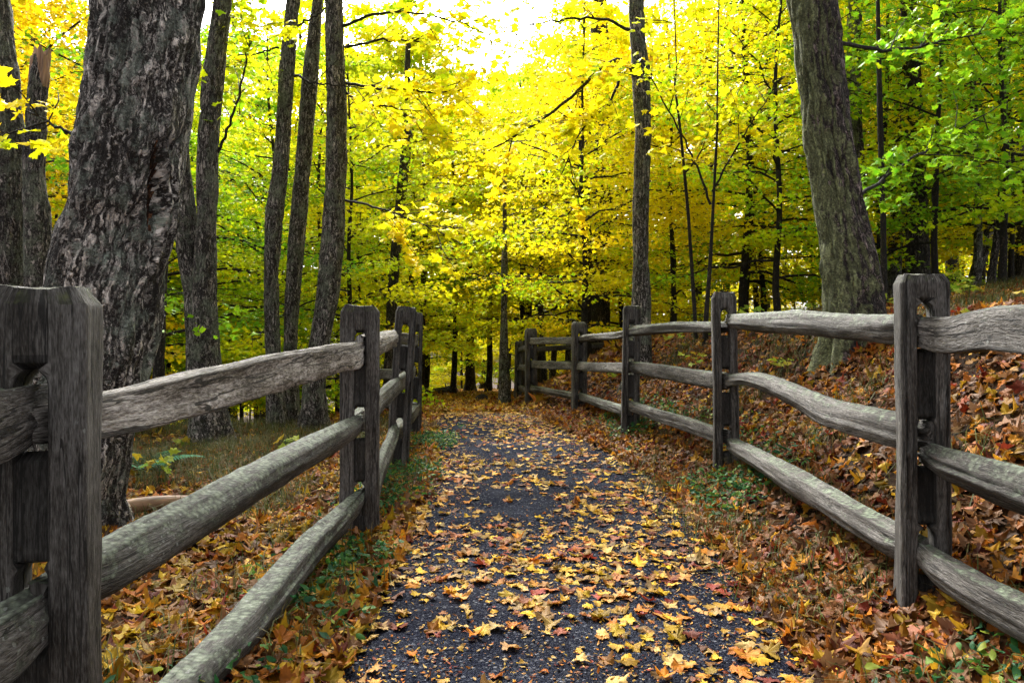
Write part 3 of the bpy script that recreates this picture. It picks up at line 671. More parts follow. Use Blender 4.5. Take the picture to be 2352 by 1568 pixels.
class Canopy:
    """collects leaf positions for one crown"""
    def __init__(s, seed): s.p = []; s.n = []; s.s = []; s.r = []; s.g = []; s.rg = np.random.default_rng(seed)
    def spray(s, a, b, count, lsz, width, tone, tilt=.75):
        rg = s.rg; t = rg.random(count) ** .8; d = b - a; sd_ = np.cross(d, [0, 0, 1.0]); sd_ = sd_ / (np.linalg.norm(sd_) + 1e-6)
        off = rg.normal(size=count) * width * (.55 + .6 * (1 - t))
        p = a + d * t[:, None] * 1.05 + sd_ * off[:, None]; p[:, 2] += rg.normal(size=count) * .045 - .05 - .12 * np.abs(off)
        nn = np.stack([tilt * rg.normal(size=count), tilt * rg.normal(size=count) - .25, np.ones(count)], -1)
        s.p.append(p); s.n.append(nn); s.s.append(rg.uniform(.7, 1.2, count) * lsz); s.r.append(rg.random(count)); s.g.append(np.full(count, tone) + .12 * rg.normal(size=count))
    def mesh(s, name, outline=LO, seed=1, material=None):
        return leaf_mesh(name, np.concatenate(s.p), np.concatenate(s.n), np.concatenate(s.s), np.concatenate(s.r), np.clip(np.concatenate(s.g), 0, 1), outline, material or M_FOL, .0, .22, seed)

def gen_tree(seed, H, r0, z0, reach, nl, twigs, per, lsz, name, trunk_mat, top=.85, rise=.5, wob=.12, sides=8):
    rg = np.random.default_rng(seed); mb = MB(); cp = Canopy(seed + 1)
    m = 18; t = np.linspace(0, 1, m); z = -.25 + (H + .25) * t
    px_ = wob * H / 6 * fbm(t * 3, seed, 0, 2, seed) * 1.2 * sstep(0, .15, t); py_ = wob * H / 6 * fbm(t * 3, seed + 5, 0, 2, seed + 7) * sstep(0, .15, t)
    rad = r0 * (1 - .86 * t) ** .9 * (1 + .55 * np.exp(-t * H / .22)); pts = np.stack([px_, py_, z], -1)
    tube(mb, pts, rad, sides)
    ga = rg.random() * 6.28
    for k in range(nl):
        f = (k + .5) / nl; h = z0 + (H - z0) * f ** .9 * .97; c = np.array([np.interp(h, z, px_), np.interp(h, z, py_), h])
        az = ga + k * 2.399 + rg.normal() * .3; prof = (math.sin(math.pi * min(1, (.22 + .78 * f)) ** top) * .9 + .22); ln = reach * prof * rg.uniform(.7, 1.2)
        el = rise * (.35 + f) + rg.normal() * .12; q_ = np.linspace(0, 1, 7)
        d = np.array([math.cos(az), math.sin(az), 0]); lp = c + d * (ln * q_)[:, None] * math.cos(el); lp[:, 2] += ln * (math.sin(el) * q_ - .22 * q_ ** 2.2)
        lp[1:] += rg.normal(size=(6, 3)) * .035 * ln * .5
        rb = max(.006, float(np.interp(h, z, rad)) * .42); tube(mb, lp, rb * (1 - .85 * q_) + .003, 5)
        tone_l = np.clip(.5 + .28 * rg.normal(), 0, 1)
        for j in range(twigs):
            tt = .18 + .82 * (j + rg.random()) / twigs; a = np.array([np.interp(tt, q_, lp[:, i]) for i in range(3)])
            sg = 1 if j % 2 else -1; aa = az + sg * rg.uniform(.45, 1.15) * (1.15 - .6 * tt); l2 = ln * rg.uniform(.22, .42) * (1.15 - .5 * tt) + .18
            b = a + np.array([math.cos(aa) * l2, math.sin(aa) * l2, l2 * rg.uniform(-.25, .22)])
            mid = (a + b) / 2 + rg.normal(size=3) * .03; tube(mb, [a, mid, b], [.0065, .004, .002] if lsz < .14 else [.012, .008, .004], 3)
            cp.spray(a, b, per, lsz, l2 * .32 + .04, tone_l + .10 * rg.normal())
    return mb.mesh(name + '_trunk', trunk_mat), cp.mesh(name + '_crown', LO, seed + 3)

pl_, tt_ = mat('bare_log_wood'); nn = N(tt_); uvn = nn('ShaderNodeUVMap'); mp = nn('ShaderNodeMapping', {'Vector': uvn.outputs[0]}); mp.inputs['Scale'].default_value = (30, 4, 1)
ns_ = nn('ShaderNodeTexNoise', {'Vector': mp.outputs[0], 'Scale': 1.0, 'Detail': 5.0}); cc = nn.ramp(ns_.outputs[0], [(.35, (.06, .035, .02)), (.5, (.20, .11, .06)), (.7, (.36, .22, .13))])
nn('ShaderNodeOutputMaterial', {0: nn('ShaderNodeBsdfPrincipled', {'Base Color': cc, 'Roughness': .7, 'Normal': nn.bump(ns_.outputs[0], .4, .01)}).outputs[0]})
M_SCAR = bark('scar_wood', 0, plate=(.16, .07, .035), dark=(.02, .008, .005))
VAR = {}
for k, sd_ in enumerate((301, 302, 303, 304, 305, 306)):      # bushy young maples, leaves from near the ground
    VAR['young', k] = gen_tree(sd_, 5.2 + .5 * k, .045 + .006 * k, .55 + .12 * (k % 3), 1.9 + .1 * k, 24, 9, 30, .075, 'young_maple', M_TWIG, rise=.45)
for k, sd_ in enumerate((311, 312, 313, 314)):                # taller trees with clear stems
    VAR['tall', k] = gen_tree(sd_, 15 + 1.2 * k, .17 + .02 * k, 3.6, 3.6, 30, 10, 34, .125, 'woodland_tree', M_BARKFAR, rise=.6)
for k, sd_ in enumerate((321, 322, 323)):                     # mid height
    VAR['mid', k] = gen_tree(sd_, 9.5 + k, .09 + .02 * k, 1.8, 2.7, 28, 10, 32, .098, 'mid_maple', M_BARKFAR, rise=.55)
for k, sd_ in enumerate((331, 332, 333)):                     # far edge trees, thin poles with golden tops
    VAR['far', k] = gen_tree(sd_, 12 + 2 * k, .11 + .02 * k, 1.4, 3.2, 26, 8, 26, .20, 'distant_tree', M_BARKFAR, rise=.5, sides=6)

def plant(kind, k, x, y, rz, sc, green, orange, label, group, name, cat='tree', sz=None):
    t = thing(name, label, cat, (x, y, gz1(x, y)), rz, group); t.scale = (sc, sc, sz or sc)
    tm, cm = VAR[kind, k]
    a = link('trunk', tm, t); b = link('crown', cm, t); b.color = (green, orange, 0, 1); return t

def in_gap(u): return 930 < u < 1380
NAMES = {'young': 'young_maple', 'tall': 'woodland_tree', 'mid': 'maple_tree', 'far': 'distant_tree'}
placed = []
def fill(kind, n, y0, y1, seed, mind, ulo, uhi, tint, scr=(.85, 1.2), label='', group='', capf=None):
    rg = np.random.default_rng(seed); c = 0; tries = 0; nv = len([1 for a in VAR if a[0] == kind])
    while c < n and tries < n * 60:
        tries += 1
        y = y0 + (y1 - y0) * rg.random() ** .9; u = rg.uniform(ulo, uhi); x = (u - 1176) / F * y
        clear = 1.3 if kind == 'young' else (.9 if kind != 'far' else .4)
        if y > 44: clear = -9
        if kind == 'young' and 360 < u < 2050 and y < 11.6: continue
        if path_l(y) - clear < x < path_r(y) + clear * .8: continue
        if any((x - a) ** 2 + (y - b) ** 2 < mind ** 2 for a, b in placed): continue
        k = int(rg.integers(nv)); sc = rg.uniform(*scr)
        if in_gap(u):      # the opening of the canopy over the path
            hmax = CAMZ + (.375 if 1000 < u < 1330 else .46) * y - gz1(x, y)
            H = {'young': 5.2 + .5 * k, 'tall': 15 + 1.2 * k, 'mid': 9.5 + k, 'far': 12 + 2 * k}[kind]
            if H * sc > hmax: sc = hmax / H
            if sc < .45: continue
        gr, og = tint(u, y, rg)
        plant(kind, k, x, y, rg.random() * 6.28, sc, gr, og, autolabel(kind, u, y, gr, og, sc), group, NAMES[kind]); placed.append((x, y)); c += 1
    return c
def tint(u, y, rg):
    gr = .42 + .15 * rg.normal()
    if u < 240: gr -= .16
    elif u < 700: gr += .20
    elif u < 1420: gr -= .04
    elif u < 1800: gr += .06
    else: gr += .10
    if u > 1420 and y > 13: gr -= .15
    return float(np.clip(gr, .0, .95)), float(.45 if (u < 250 and rg.random() < .7) else (.22 if rg.random() < .25 else 0))
LAND = [(-60, 'the leftmost trunk'), (90, 'the broken stub'), (300, 'the huge leaning trunk'), (470, 'the twin stemmed maple'), (640, 'the most crooked slim trunk'), (770, 'the curving slim trunk'),
        (915, 'the third left post'), (1075, 'the bright path gap'), (1160, 'the lone pathside tree'), (1330, 'the fourth right post'), (1475, 'the arching bough trunk'),
        (1670, 'the second right post'), (1940, 'the lichen covered trunk'), (2110, 'the nearest right post'), (2330, 'the right edge')]
USED = {}
def autolabel(kind, u, y, gr, og, H):
    d, (lu, ln) = min((abs(u - a), (a, b)) for a, b in LAND); side = 'left of' if u < lu - 12 else ('right of' if u > lu + 12 else 'behind')
    colr = 'orange' if og > .4 else 'gilded' if gr < .10 else ('golden' if gr < .19 else 'yellow' if gr < .30 else 'yellowish green' if gr < .48 else 'green' if gr < .7 else 'deep green')
    hw = {'young': 'bushy', 'mid': 'broad', 'tall': 'tall', 'far': 'slender'}[kind]
    dist = 'close' if y < 12 else 'further in' if y < 17 else 'well inside' if y < 24 else 'deep inside' if y < 34 else 'far off' if y < 46 else 'farthest off'
    if H < .86: hw = 'smaller ' + hw
    return f'{hw} {colr} tree {side} {ln}, {dist}'
def fit(t): return t
fill('young', 24, 11, 16.5, 501, 1.3, 250, 1150, tint, (.85, 1.15), '', 'young maples behind the left fence')
fill('young', 22, 11, 17, 502, 1.3, 1330, 2330, tint, (.85, 1.1), '', 'young maples behind the right fence')
fill('young', 8, 8.6, 12, 503, 1.4, -250, 330, tint, (.9, 1.1), '', 'young maples at the far left')
fill('mid', 12, 14, 27, 508, 1.5, 900, 1400, tint, (.85, 1.15), '', 'maples overhanging the far path')
fill('mid', 15, 16, 27, 504, 1.9, -150, 1130, tint, (.85, 1.15), '', 'maples deeper in the wood on the left')
fill('mid', 9, 16, 27, 505, 1.9, 1230, 2500, tint, (.85, 1.15), '', 'maples deeper in the wood on the right')
fill('mid', 9, 13, 16.5, 513, 1.6, -100, 880, tint, (.95, 1.15), '', 'maples deeper in the wood on the left')
fill('tall', 7, 13, 19, 511, 2.0, 230, 900, tint, (.8, 1.0), '', 'tall trees in the wood')
fill('tall', 2, 14, 19, 512, 2.0, 1500, 2400, tint, (.8, 1.0), '', 'tall trees in the wood')
fill('tall', 8, 21, 33, 514, 2.0, 280, 960, tint, (.95, 1.1), '', 'tall trees in the wood')
fill('tall', 15, 18, 36, 506, 2.2, -200, 2550, tint, (.85, 1.2), '', 'tall trees in the wood')
gold = lambda u, y, rg: (float(np.clip(.26 + .1 * rg.normal(), 0, 1)), 0.0)  # golden leaves, tint also stands in for the bright glow deep in the wood
fill('young', 26, 36, 60, 510, 1.3, 940, 1330, gold, (.8, 1.3), '', 'golden bushes at the far end of the path')
fill('far', 18, 42, 75, 509, 1.5, 930, 1390, gold, (1.3, 1.6), '', 'slender trees at the far side of the wood')
fill('young', 18, 17, 34, 520, 1.3, 1420, 2450, gold, (.55, .85), '', 'golden undergrowth in the wood on the right')
fill('young', 12, 17, 34, 521, 1.3, 150, 930, gold, (.55, .85), '', 'golden undergrowth in the wood on the left')
fill('far', 42, 34, 62, 507, 1.6, -250, 2600, gold, (.9, 1.35), '', 'slender trees at the far side of the wood')

# --- the trees one can tell apart, from their outlines at their real distance
def hero(label, y, prof, material, base_z=None, crown=True, ns=64, amp=.012, flare=.35, name='maple_tree', topz=10.0, seed=1, group=None, dy=0.0, crown_col=(.3, 0, 0, 1), broken=False, scar=None):
    prof = sorted(prof, key=lambda a: -a[0])      # from the ground up
    zc = [Z(v, y) for v, a, b in prof]; xc = [((a + b) / 2 - 1176) / F * y for v, a, b in prof]; rr = [(b - a) / 2 / F * y for v, a, b in prof]
    gx = xc[0]; gzv = gz1(gx, y)
    if zc[0] > gzv + .02:
        sl = (xc[1] - xc[0]) / max(.05, zc[1] - zc[0]); sl = max(-.3, min(.3, sl)); gx = xc[0] - sl * (zc[0] - gzv); gzv = gz1(gx, y)
    zs = [gzv - .25] + zc; xs_ = [gx] + xc; rs = [rr[0] * 1.05] + rr
    if not broken:
        sl = (xc[-1] - xc[-2]) / (zc[-1] - zc[-2]); zs.append(topz * .6); xs_.append(xc[-1] + sl * .7 * (zs[-1] - zc[-1])); rs.append(rr[-1] * .8)
        zs.append(topz); xs_.append(xs_[-1] + sl * .3 * (topz - zs[-2])); rs.append(rr[-1] * .55)
    zs, xs_, rs = map(np.asarray, (zs, xs_, rs))
    ztop_dense = min(zs[-1], CAMZ + .52 * y)
    z = np.concatenate([np.arange(zs[0], ztop_dense, max(.012, rr[0] * .12)), np.linspace(ztop_dense, zs[-1], 14)[(1 if not broken else 13):]])
    if broken: z = np.arange(zs[0], zs[-1], .02)
    def smooth(a):
        v = np.interp(z, zs, a); kk = max(3, int(.25 / max(.012, rr[0] * .12))); ker = np.hanning(kk + 2)[1:-1]; ker /= ker.sum()
        return np.convolve(np.pad(v, kk, mode='edge'), ker, 'same')[kk:-kk] if kk > 1 else v
    X = smooth(xs_); Rr = smooth(rs) * (1 + flare * np.exp(-(z - gzv) / .22))
    th = np.arange(ns) / ns * 2 * math.pi
    cth, sth = np.cos(th)[None, :], np.sin(th)[None, :]; rad = Rr[:, None] * np.ones((1, ns))
    zz = z[:, None]; per = Rr.mean()
    rx, ry = cth * per * 1.0, sth * per * 1.0
    lob = fbm(rx * 4, ry * 4, zz * 1.3, 2, seed) * .14 * rad + np.cos(th * 5 + seed)[None, :] * .20 * rad * np.exp(-np.clip(zz - gzv + .05, 0, 9) / .16)
    fis = 1 - np.abs(fbm(rx * 16, ry * 16, zz * 3.2, 3, seed + 3)) * 5; fis = -np.clip(fis, 0, 1)
    pl = fbm(rx * 30, ry * 30, zz * 10, 2, seed + 5) * .55
    rad = rad + lob + amp * (fis + pl) + .02 * fbm(rx * 6, ry * 6, zz * 4, 2, seed + 9) * (amp / .012)
    if scar:
        z1, z0 = Z(scar[0], y), Z(scar[1], y); c_ = np.clip((zz - z0) / (z1 - z0), 0, 1); env = np.sin(math.pi * c_) ** .6
        dth = np.angle(np.exp(1j * (th[None, :] - scar[2] - .10 * np.sin(zz * 5) + .12 * (c_ - .5))))
        rad = rad - .075 * env * np.exp(-(dth / (.05 + .09 * env)) ** 2) + .032 * np.exp(-((np.abs(dth) - .19) / .07) ** 2) * sstep(z0 - .5, z0, zz) * (1 - sstep(z1, z1 + .3, zz))
    YY = dy * (z - gzv)[:, None]
    base = Vector((float(np.interp(gzv, z, X)), y, gzv))
    Rg = np.stack([X[:, None] + rad * cth - base.x, YY + rad * sth, np.broadcast_to(zz - base.z, rad.shape)], -1)
    if broken: Rg[-1, :, 2] += .09 * fbm(th * 3, 1, 0, 2, seed); Rg[-2, :, 2] += .03 * fbm(th * 3, 1, 0, 2, seed)
    mb = MB(); rings_to(mb, Rg, np.arange(ns + 1) / ns * 2 * math.pi * per, z)
    tme = mb.mesh('trunk', material)
    if scar:
        tme.materials.append(M_SCAR); inn = (np.abs(dth + .02 * vnoise(zz * 30, th[None, :] * 0, 0, 5)) < .005 + .042 * env ** 2) & (env > .3); inn = inn[:-1].ravel(); ix = np.zeros(len(tme.polygons), np.int32); ix[:len(inn)][inn] = 1
        tme.polygons.foreach_set('material_index', ix)
    t = thing(name, label, 'tree', base, 0, group); tr = link('trunk', tme, t)
    if crown and not broken:
        ctop = Vector((float(X[-1]) - base.x, float(dy * (z[-1] - gzv)), float(z[-1]) - base.z - 2.6))
        br = link('limb', CROWN[0], t, ctop); c = link('crown', CROWN[1], t, ctop); c.color = crown_col
        br.rotation_euler[2] = c.rotation_euler[2] = seed * 1.7
    return t, tr, base
CROWN = gen_tree(341, 7.5, .05, 2.4, 3.2, 16, 6, 14, .15, 'overhead', M_BARK, rise=.7)

def limb(t, base, pts, r0, leaves=0, lsz=.10, green=.25, seed=1, twigs=5):
    """a bough of a tree: knots given as (u,v,depth)"""
    rg = np.random.default_rng(seed); k = np.array([tuple(P(*p) - base) for p in pts]); s = np.linspace(0, 1, len(k)); ss = np.linspace(0, 1, 22)
    pp = np.stack([np.interp(ss, s, k[:, i]) for i in range(3)], -1)
    for _ in range(2): pp[1:-1] = (pp[:-2] + 2 * pp[1:-1] + pp[2:]) / 4
    pp[1:-1] += rg.normal(size=(20, 3)) * .008
    mb = MB(); tube(mb, pp, r0 * (1 - .85 * ss) + .0025, 7); cp = Canopy(seed)
    for j in range(twigs):
        i = int(rg.integers(5, 21)); a = pp[i]; d = pp[min(21, i + 1)] - pp[i - 1]; d /= np.linalg.norm(d); sg = rg.choice([-1, 1])
        sdv = np.cross(d, [0, 1.0, 0]) * sg; ln = rg.uniform(.3, .8); b = a + (d * .8 + sdv * .6 + np.array([0, rg.normal() * .4, -.1])) * ln
        mid = (a + b) / 2 + rg.normal(size=3) * .03; tube(mb, [a, mid, b], [.006, .004, .002], 4)
        if leaves: cp.spray(a, b, leaves, lsz, .16, .5 + .2 * rg.normal(), .6)
    o = link('branch', mb.mesh('branch', M_TWIG), t)
    if leaves: f = link('foliage', cp.mesh('foliage', HI, seed), o); f.color = (green, 0, 0, 1)
    return o

# left side
hero('dark furrowed trunk at the left edge of the picture beside a broken stub', 6.2, [(0, -52, 22), (150, -45, 38), (300, -30, 52), (480, -18, 58), (660, 0, 62), (900, 0, 66)], M_BARK, seed=3, crown_col=(.1, .4, 0, 1), amp=.014)
stub = hero('broken off trunk with a splintered pale top beside the leftmost trunk', 6.0, [(120, 78, 112), (200, 68, 110), (260, 62, 104), (400, 56, 100), (480, 55, 116), (660, 58, 112), (900, 56, 112)], M_BARK, broken=True, seed=4, name='broken_tree', amp=.012, crown=False)
for p_ in (0,):
    me = stub[1].data; me.materials.append(pl_); zs_ = np.array([v.co.z for v in me.vertices]); zm = zs_.max(); ids = np.zeros(len(me.polygons), np.int32)
    for pp_ in me.polygons:
        c_ = pp_.center
        if c_.z > zm - .26 + .10 * math.sin(c_.x * 60) + .08 * math.sin(c_.x * 23 + 1): ids[pp_.index] = 1
    me.polygons.foreach_set('material_index', ids)
big = hero('huge leaning trunk with furrowed bark and a long scar, behind the nearest left post', 4.0,
     [(0, 234, 462), (120, 222, 452), (250, 205, 432), (430, 165, 408), (520, 146, 392), (640, 118, 358), (780, 96, 340), (870, 84, 328), (1000, 50, 290), (1150, 28, 268), (1240, 10, 262)], M_BARKBIG, seed=5, ns=170, amp=.026, flare=.12, scar=(335, 560, -.56), crown_col=(.25, .2, 0, 1))
dbl = hero('twin stemmed maple with the taller right stem, between the huge trunk and the slim trio', 7.5, [(0, 492, 531), (175, 466, 514), (350, 453, 499), (481, 451, 498), (600, 448, 497), (690, 440, 496), (833, 428, 505), (930, 440, 520), (1008, 446, 526)], M_BARK, seed=6, amp=.012, ns=72, crown_col=(.5, 0, 0, 1))
h2 = hero('', 7.55, [(200, 410, 432), (332, 402, 432), (481, 401, 448), (600, 410, 455), (690, 425, 475), (833, 430, 490), (1000, 446, 520)], M_BARK, seed=7, amp=.010, ns=56, crown=False, topz=6.5)
h2[1].parent = dbl[0]; h2[1].name = 'second_stem'; h2[1].location = h2[2] - dbl[2]; bpy.data.objects.remove(h2[0])
t4 = hero('first and most crooked of the three slim trunks left of the second fence post', 8.6, [(0, 658, 689), (175, 641, 674), (306, 634, 669), (400, 624, 662), (481, 610, 652), (634, 606, 641), (719, 606, 641), (798, 610, 643), (982, 616, 660)], M_BARK, seed=8, amp=.009, ns=56, crown_col=(.35, 0, 0, 1))
t5 = hero('middle and thinnest of the three slim trunks left of the second fence post', 8.9, [(0, 718, 741), (153, 696, 733), (350, 680, 717), (569, 660, 700), (700, 655, 688), (798, 652, 682), (970, 650, 690)], M_BARK, seed=9, amp=.007, ns=56, crown_col=(.35, 0, 0, 1))
t6 = hero('thickest of the three slim trunks, curving at its foot, next to the second left post', 8.3, [(0, 746, 787), (219, 750, 796), (350, 750, 797), (525, 741, 792), (682, 726, 779), (763, 713, 763), (894, 695, 746), (975, 690, 752)], M_BARK, seed=10, amp=.011, ns=64, crown_col=(.3, 0, 0, 1))
# right side
t7 = hero('slim straight trunk with an arching bough, behind the third right fence post', 9.0, [(0, 1442, 1480), (90, 1446, 1482), (150, 1450, 1492), (300, 1460, 1496), (450, 1454, 1491), (600, 1455, 1490), (700, 1450, 1494), (790, 1445, 1494)], M_BARK, seed=11, amp=.009, ns=60, crown_col=(.2, 0, 0, 1))
t8 = hero('large leaning trunk covered with green lichen, behind the right fence', 5.5, [(0, 1814, 1921), (175, 1835, 1936), (350, 1857, 1960), (525, 1884, 1993), (612, 1893, 2014), (690, 1900, 2026), (740, 1900, 2036), (830, 1898, 2030)], M_BARKLICH, seed=12, amp=.024, ns=120, flare=.10, crown_col=(.4, 0, 0, 1))
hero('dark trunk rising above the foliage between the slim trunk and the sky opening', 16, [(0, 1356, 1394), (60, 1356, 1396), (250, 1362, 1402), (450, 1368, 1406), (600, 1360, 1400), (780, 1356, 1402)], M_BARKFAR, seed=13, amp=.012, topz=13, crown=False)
hero('grey trunk partly hidden behind the large lichen covered trunk', 10, [(0, 1948, 1980), (150, 1944, 1976), (300, 1945, 1978), (500, 1960, 1994), (720, 1962, 2000)], M_BARKLICH, seed=14, amp=.008, topz=12)
hero('thin dark stem just right of the large lichen covered trunk', 8.0, [(30, 2012, 2021), (300, 2016, 2028), (500, 2022, 2035), (660, 2023, 2038)], M_TWIG, seed=15, amp=.003, topz=11, ns=24, flare=.1, name='sapling', crown_col=(.9, 0, 0, 1))
hero('pale grey trunk behind the thin dark stem on the right bank', 12, [(0, 2060, 2090), (310, 2052, 2084), (480, 2046, 2080), (650, 2036, 2066)], M_BARK, seed=16, amp=.008, topz=12, crown_col=(.8, 0, 0, 1))
hero('brown trunk rising behind the nearest right fence post', 10.5, [(0, 2070, 2104), (250, 2078, 2118), (420, 2082, 2124), (630, 2082, 2134)], M_BARKFAR, seed=17, amp=.010, topz=12, crown_col=(.8, 0, 0, 1))
hero('slender dark trunk in the green leaves right of the brown trunk', 11, [(0, 2222, 2234), (200, 2228, 2242), (420, 2238, 2254), (560, 2238, 2256), (640, 2232, 2254)], M_BARK, seed=18, flare=.1, amp=.006, ns=40, topz=9, crown_col=(.8, 0, 0, 1))
hero('crooked trunk slanting up to the right edge of the picture', 12, [(0, 2440, 2475), (200, 2385, 2420), (340, 2325, 2362), (440, 2294, 2324), (540, 2258, 2286), (620, 2230, 2256)], M_BARK, seed=19, amp=.008, flare=.08, ns=40, topz=9, crown_col=(.6, 0, 0, 1))
hero('thin trunk at the right edge in front of the crooked one', 10, [(0, 2308, 2322), (300, 2300, 2312), (500, 2290, 2304), (630, 2270, 2286)], M_BARKFAR, seed=20, amp=.004, ns=32, topz=8, crown_col=(.5, 0, 0, 1))
hero('dark trunk at the right edge standing at the top of the bank', 13, [(0, 2342, 2370), (300, 2350, 2380), (620, 2330, 2362)], M_BARKFAR, seed=26, amp=.006, ns=32, topz=9, crown_col=(.3, 0, 0, 1))
sp1 = hero('bare stemmed sapling left of the forked sapling on the right bank', 8.6, [(180, 1545, 1550), (300, 1560, 1566), (500, 1578, 1585), (735, 1592, 1601)], M_TWIG, seed=21, amp=.001, ns=16, flare=.1, topz=5.5, name='sapling', crown=False)
sp2 = hero('forked sapling between the slim trunk and the second right post', 8.2, [(280, 1646, 1651), (450, 1636, 1643), (600, 1627, 1636), (735, 1616, 1627)], M_TWIG, seed=22, amp=.001, ns=16, flare=.1, topz=5.0, name='sapling', crown=False)
limb(sp2[0], sp2[2], [(1632, 470, 8.2), (1600, 380, 8.2), (1560, 300, 8.1), (1510, 200, 8.0), (1450, 120, 8.0)], .012, 16, .10, .3, 901, 9)
limb(sp2[0], sp2[2], [(1636, 440, 8.2), (1690, 340, 8.2), (1740, 260, 8.1), (1780, 200, 8.1)], .010, 16, .10, .45, 902, 9)
limb(sp1[0], sp1[2], [(1570, 400, 8.6), (1620, 340, 8.5), (1700, 260, 8.5)], .009, 16, .10, .3, 903, 7)
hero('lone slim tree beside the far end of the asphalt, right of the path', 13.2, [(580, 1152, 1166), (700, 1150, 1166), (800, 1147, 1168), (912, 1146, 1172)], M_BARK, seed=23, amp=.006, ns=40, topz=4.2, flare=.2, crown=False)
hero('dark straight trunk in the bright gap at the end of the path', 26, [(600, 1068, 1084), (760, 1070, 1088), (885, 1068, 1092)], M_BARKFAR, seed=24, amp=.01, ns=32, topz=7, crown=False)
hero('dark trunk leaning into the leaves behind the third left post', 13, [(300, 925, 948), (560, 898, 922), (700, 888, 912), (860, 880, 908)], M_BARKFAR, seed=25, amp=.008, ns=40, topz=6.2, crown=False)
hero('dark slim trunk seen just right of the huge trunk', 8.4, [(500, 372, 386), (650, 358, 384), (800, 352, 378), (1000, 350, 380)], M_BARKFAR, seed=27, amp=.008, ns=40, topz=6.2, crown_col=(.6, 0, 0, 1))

# boughs
limb(t7[0], t7[2], [(1462, 190, 9.0), (1450, 150, 8.9), (1425, 132, 8.8), (1390, 148, 8.7), (1340, 195, 8.6), (1290, 245, 8.5), (1230, 285, 8.4), (1170, 320, 8.3), (1110, 355, 8.2)], .030, 22, .115, .12, 911, 12)
limb(t7[0], t7[2], [(1440, 145, 8.8), (1415, 200, 8.7), (1400, 240, 8.6), (1350, 275, 8.5), (1320, 330, 8.4), (1290, 400, 8.3)], .018, 20, .115, .2, 912, 10)
limb(t6[0], t6[2], [(792, 190, 8.3), (860, 200, 8.2), (930, 206, 8.0), (1010, 214, 7.9), (1080, 205, 7.8)], .016, 18, .11, .2, 913, 12)
limb(t6[0], t6[2], [(790, 215, 8.3), (850, 240, 8.2), (920, 250, 8.1), (1000, 262, 8.0)], .014, 18, .11, .2, 914, 10)
limb(t6[0], t6[2], [(792, 460, 8.3), (880, 480, 8.2), (960, 510, 8.1), (1060, 560, 8.0)], .012, 18, .11, .15, 915, 10)
limb(t6[0], t6[2], [(788, 60, 8.3), (860, 30, 8.2), (950, 28, 8.1), (1050, 50, 8.0), (1140, 85, 7.9)], .016, 13, .095, .3, 931, 13)
limb(t6[0], t6[2], [(792, 110, 8.3), (880, 90, 8.3), (960, 95, 8.3), (1060, 130, 8.3)], .014, 14, .095, .35, 932, 11)
limb(t7[0], t7[2], [(1448, 70, 9.0), (1380, 40, 9.1), (1290, 45, 9.2), (1200, 60, 9.3), (1120, 100, 9.4)], .018, 13, .095, .3, 933, 13)
limb(t4[0], t4[2], [(670, 172, 8.6), (690, 175, 8.4), (705, 188, 8.3), (760, 195, 8.2), (850, 205, 8.0)], .016, 0, .1, .2, 916, 4)
limb(t4[0], t4[2], [(672, 68, 8.6), (700, 50, 8.5), (745, 25, 8.4), (790, -20, 8.3)], .014, 0, .1, .2, 917, 3)
limb(t4[0], t4[2], [(640, 110, 8.6), (600, 120, 8.5), (540, 150, 8.4), (500, 200, 8.3)], .010, 16, .1, .45, 918, 8)
limb(dbl[0], dbl[2], [(500, 350, 7.5), (540, 260, 7.4), (570, 120, 7.4), (600, 40, 7.3)], .014, 16, .1, .5, 919, 8)
limb(big[0], big[2], [(190, 300, 4.1), (150, 305, 4.2), (110, 280, 4.3), (60, 255, 4.4)], .010, 10, .1, .1, 920, 4)
limb(t8[0], t8[2], [(1950, 470, 5.6), (2040, 400, 6.2), (2150, 330, 6.6), (2300, 240, 7)], .014, 22, .09, .95, 921, 12)
limb(t8[0], t8[2], [(1930, 100, 5.6), (2060, 120, 6.2), (2180, 90, 6.6), (2330, 60, 7)], .014, 22, .09, .95, 922, 12)

for i, (u, y_, top_v) in enumerate([(1040, 21, 130), (1120, 24, 140), (1215, 22, 135), (1300, 19, 90), (965, 20, 80)]):
    x_ = (u - 1176) / F * y_; hh = CAMZ + (784 - top_v) / F * y_ - gz1(x_, y_)
    plant('mid', i % 3, x_, y_, i * 2.0, hh / (9.9 + i % 3), [.2, .35, .25, .15, .4][i], 0, ['yellow maple filling the sky opening left of the lone pathside tree', 'yellow green maple in the middle of the sky opening', 'yellow maple just right of the middle of the sky opening', 'golden maple at the right side of the sky opening', 'yellow green maple at the left side of the sky opening'][i], 'maples overhanging the far path', 'maple_tree')
# dark green beech saplings at the right
for i, (u, y_, s_, gcol) in enumerate([(2150, 9.2, .95, .88), (2300, 8.6, .85, .8), (2030, 10.5, .9, .8), (1790, 10.2, .8, .65), (2380, 10.5, 1.0, .4)]):
    plant('young', i % 6, (u - 1176) / F * y_, y_, i * 1.1, s_, gcol, 0, ['dark green leaved young tree directly behind the nearest right post', 'green young tree near the right edge of the picture', 'green leaved young tree right of the lichen covered trunk', 'green leaved young tree left of the lichen covered trunk', 'yellow green young tree half cut by the right edge'][i], None, 'young_beech')

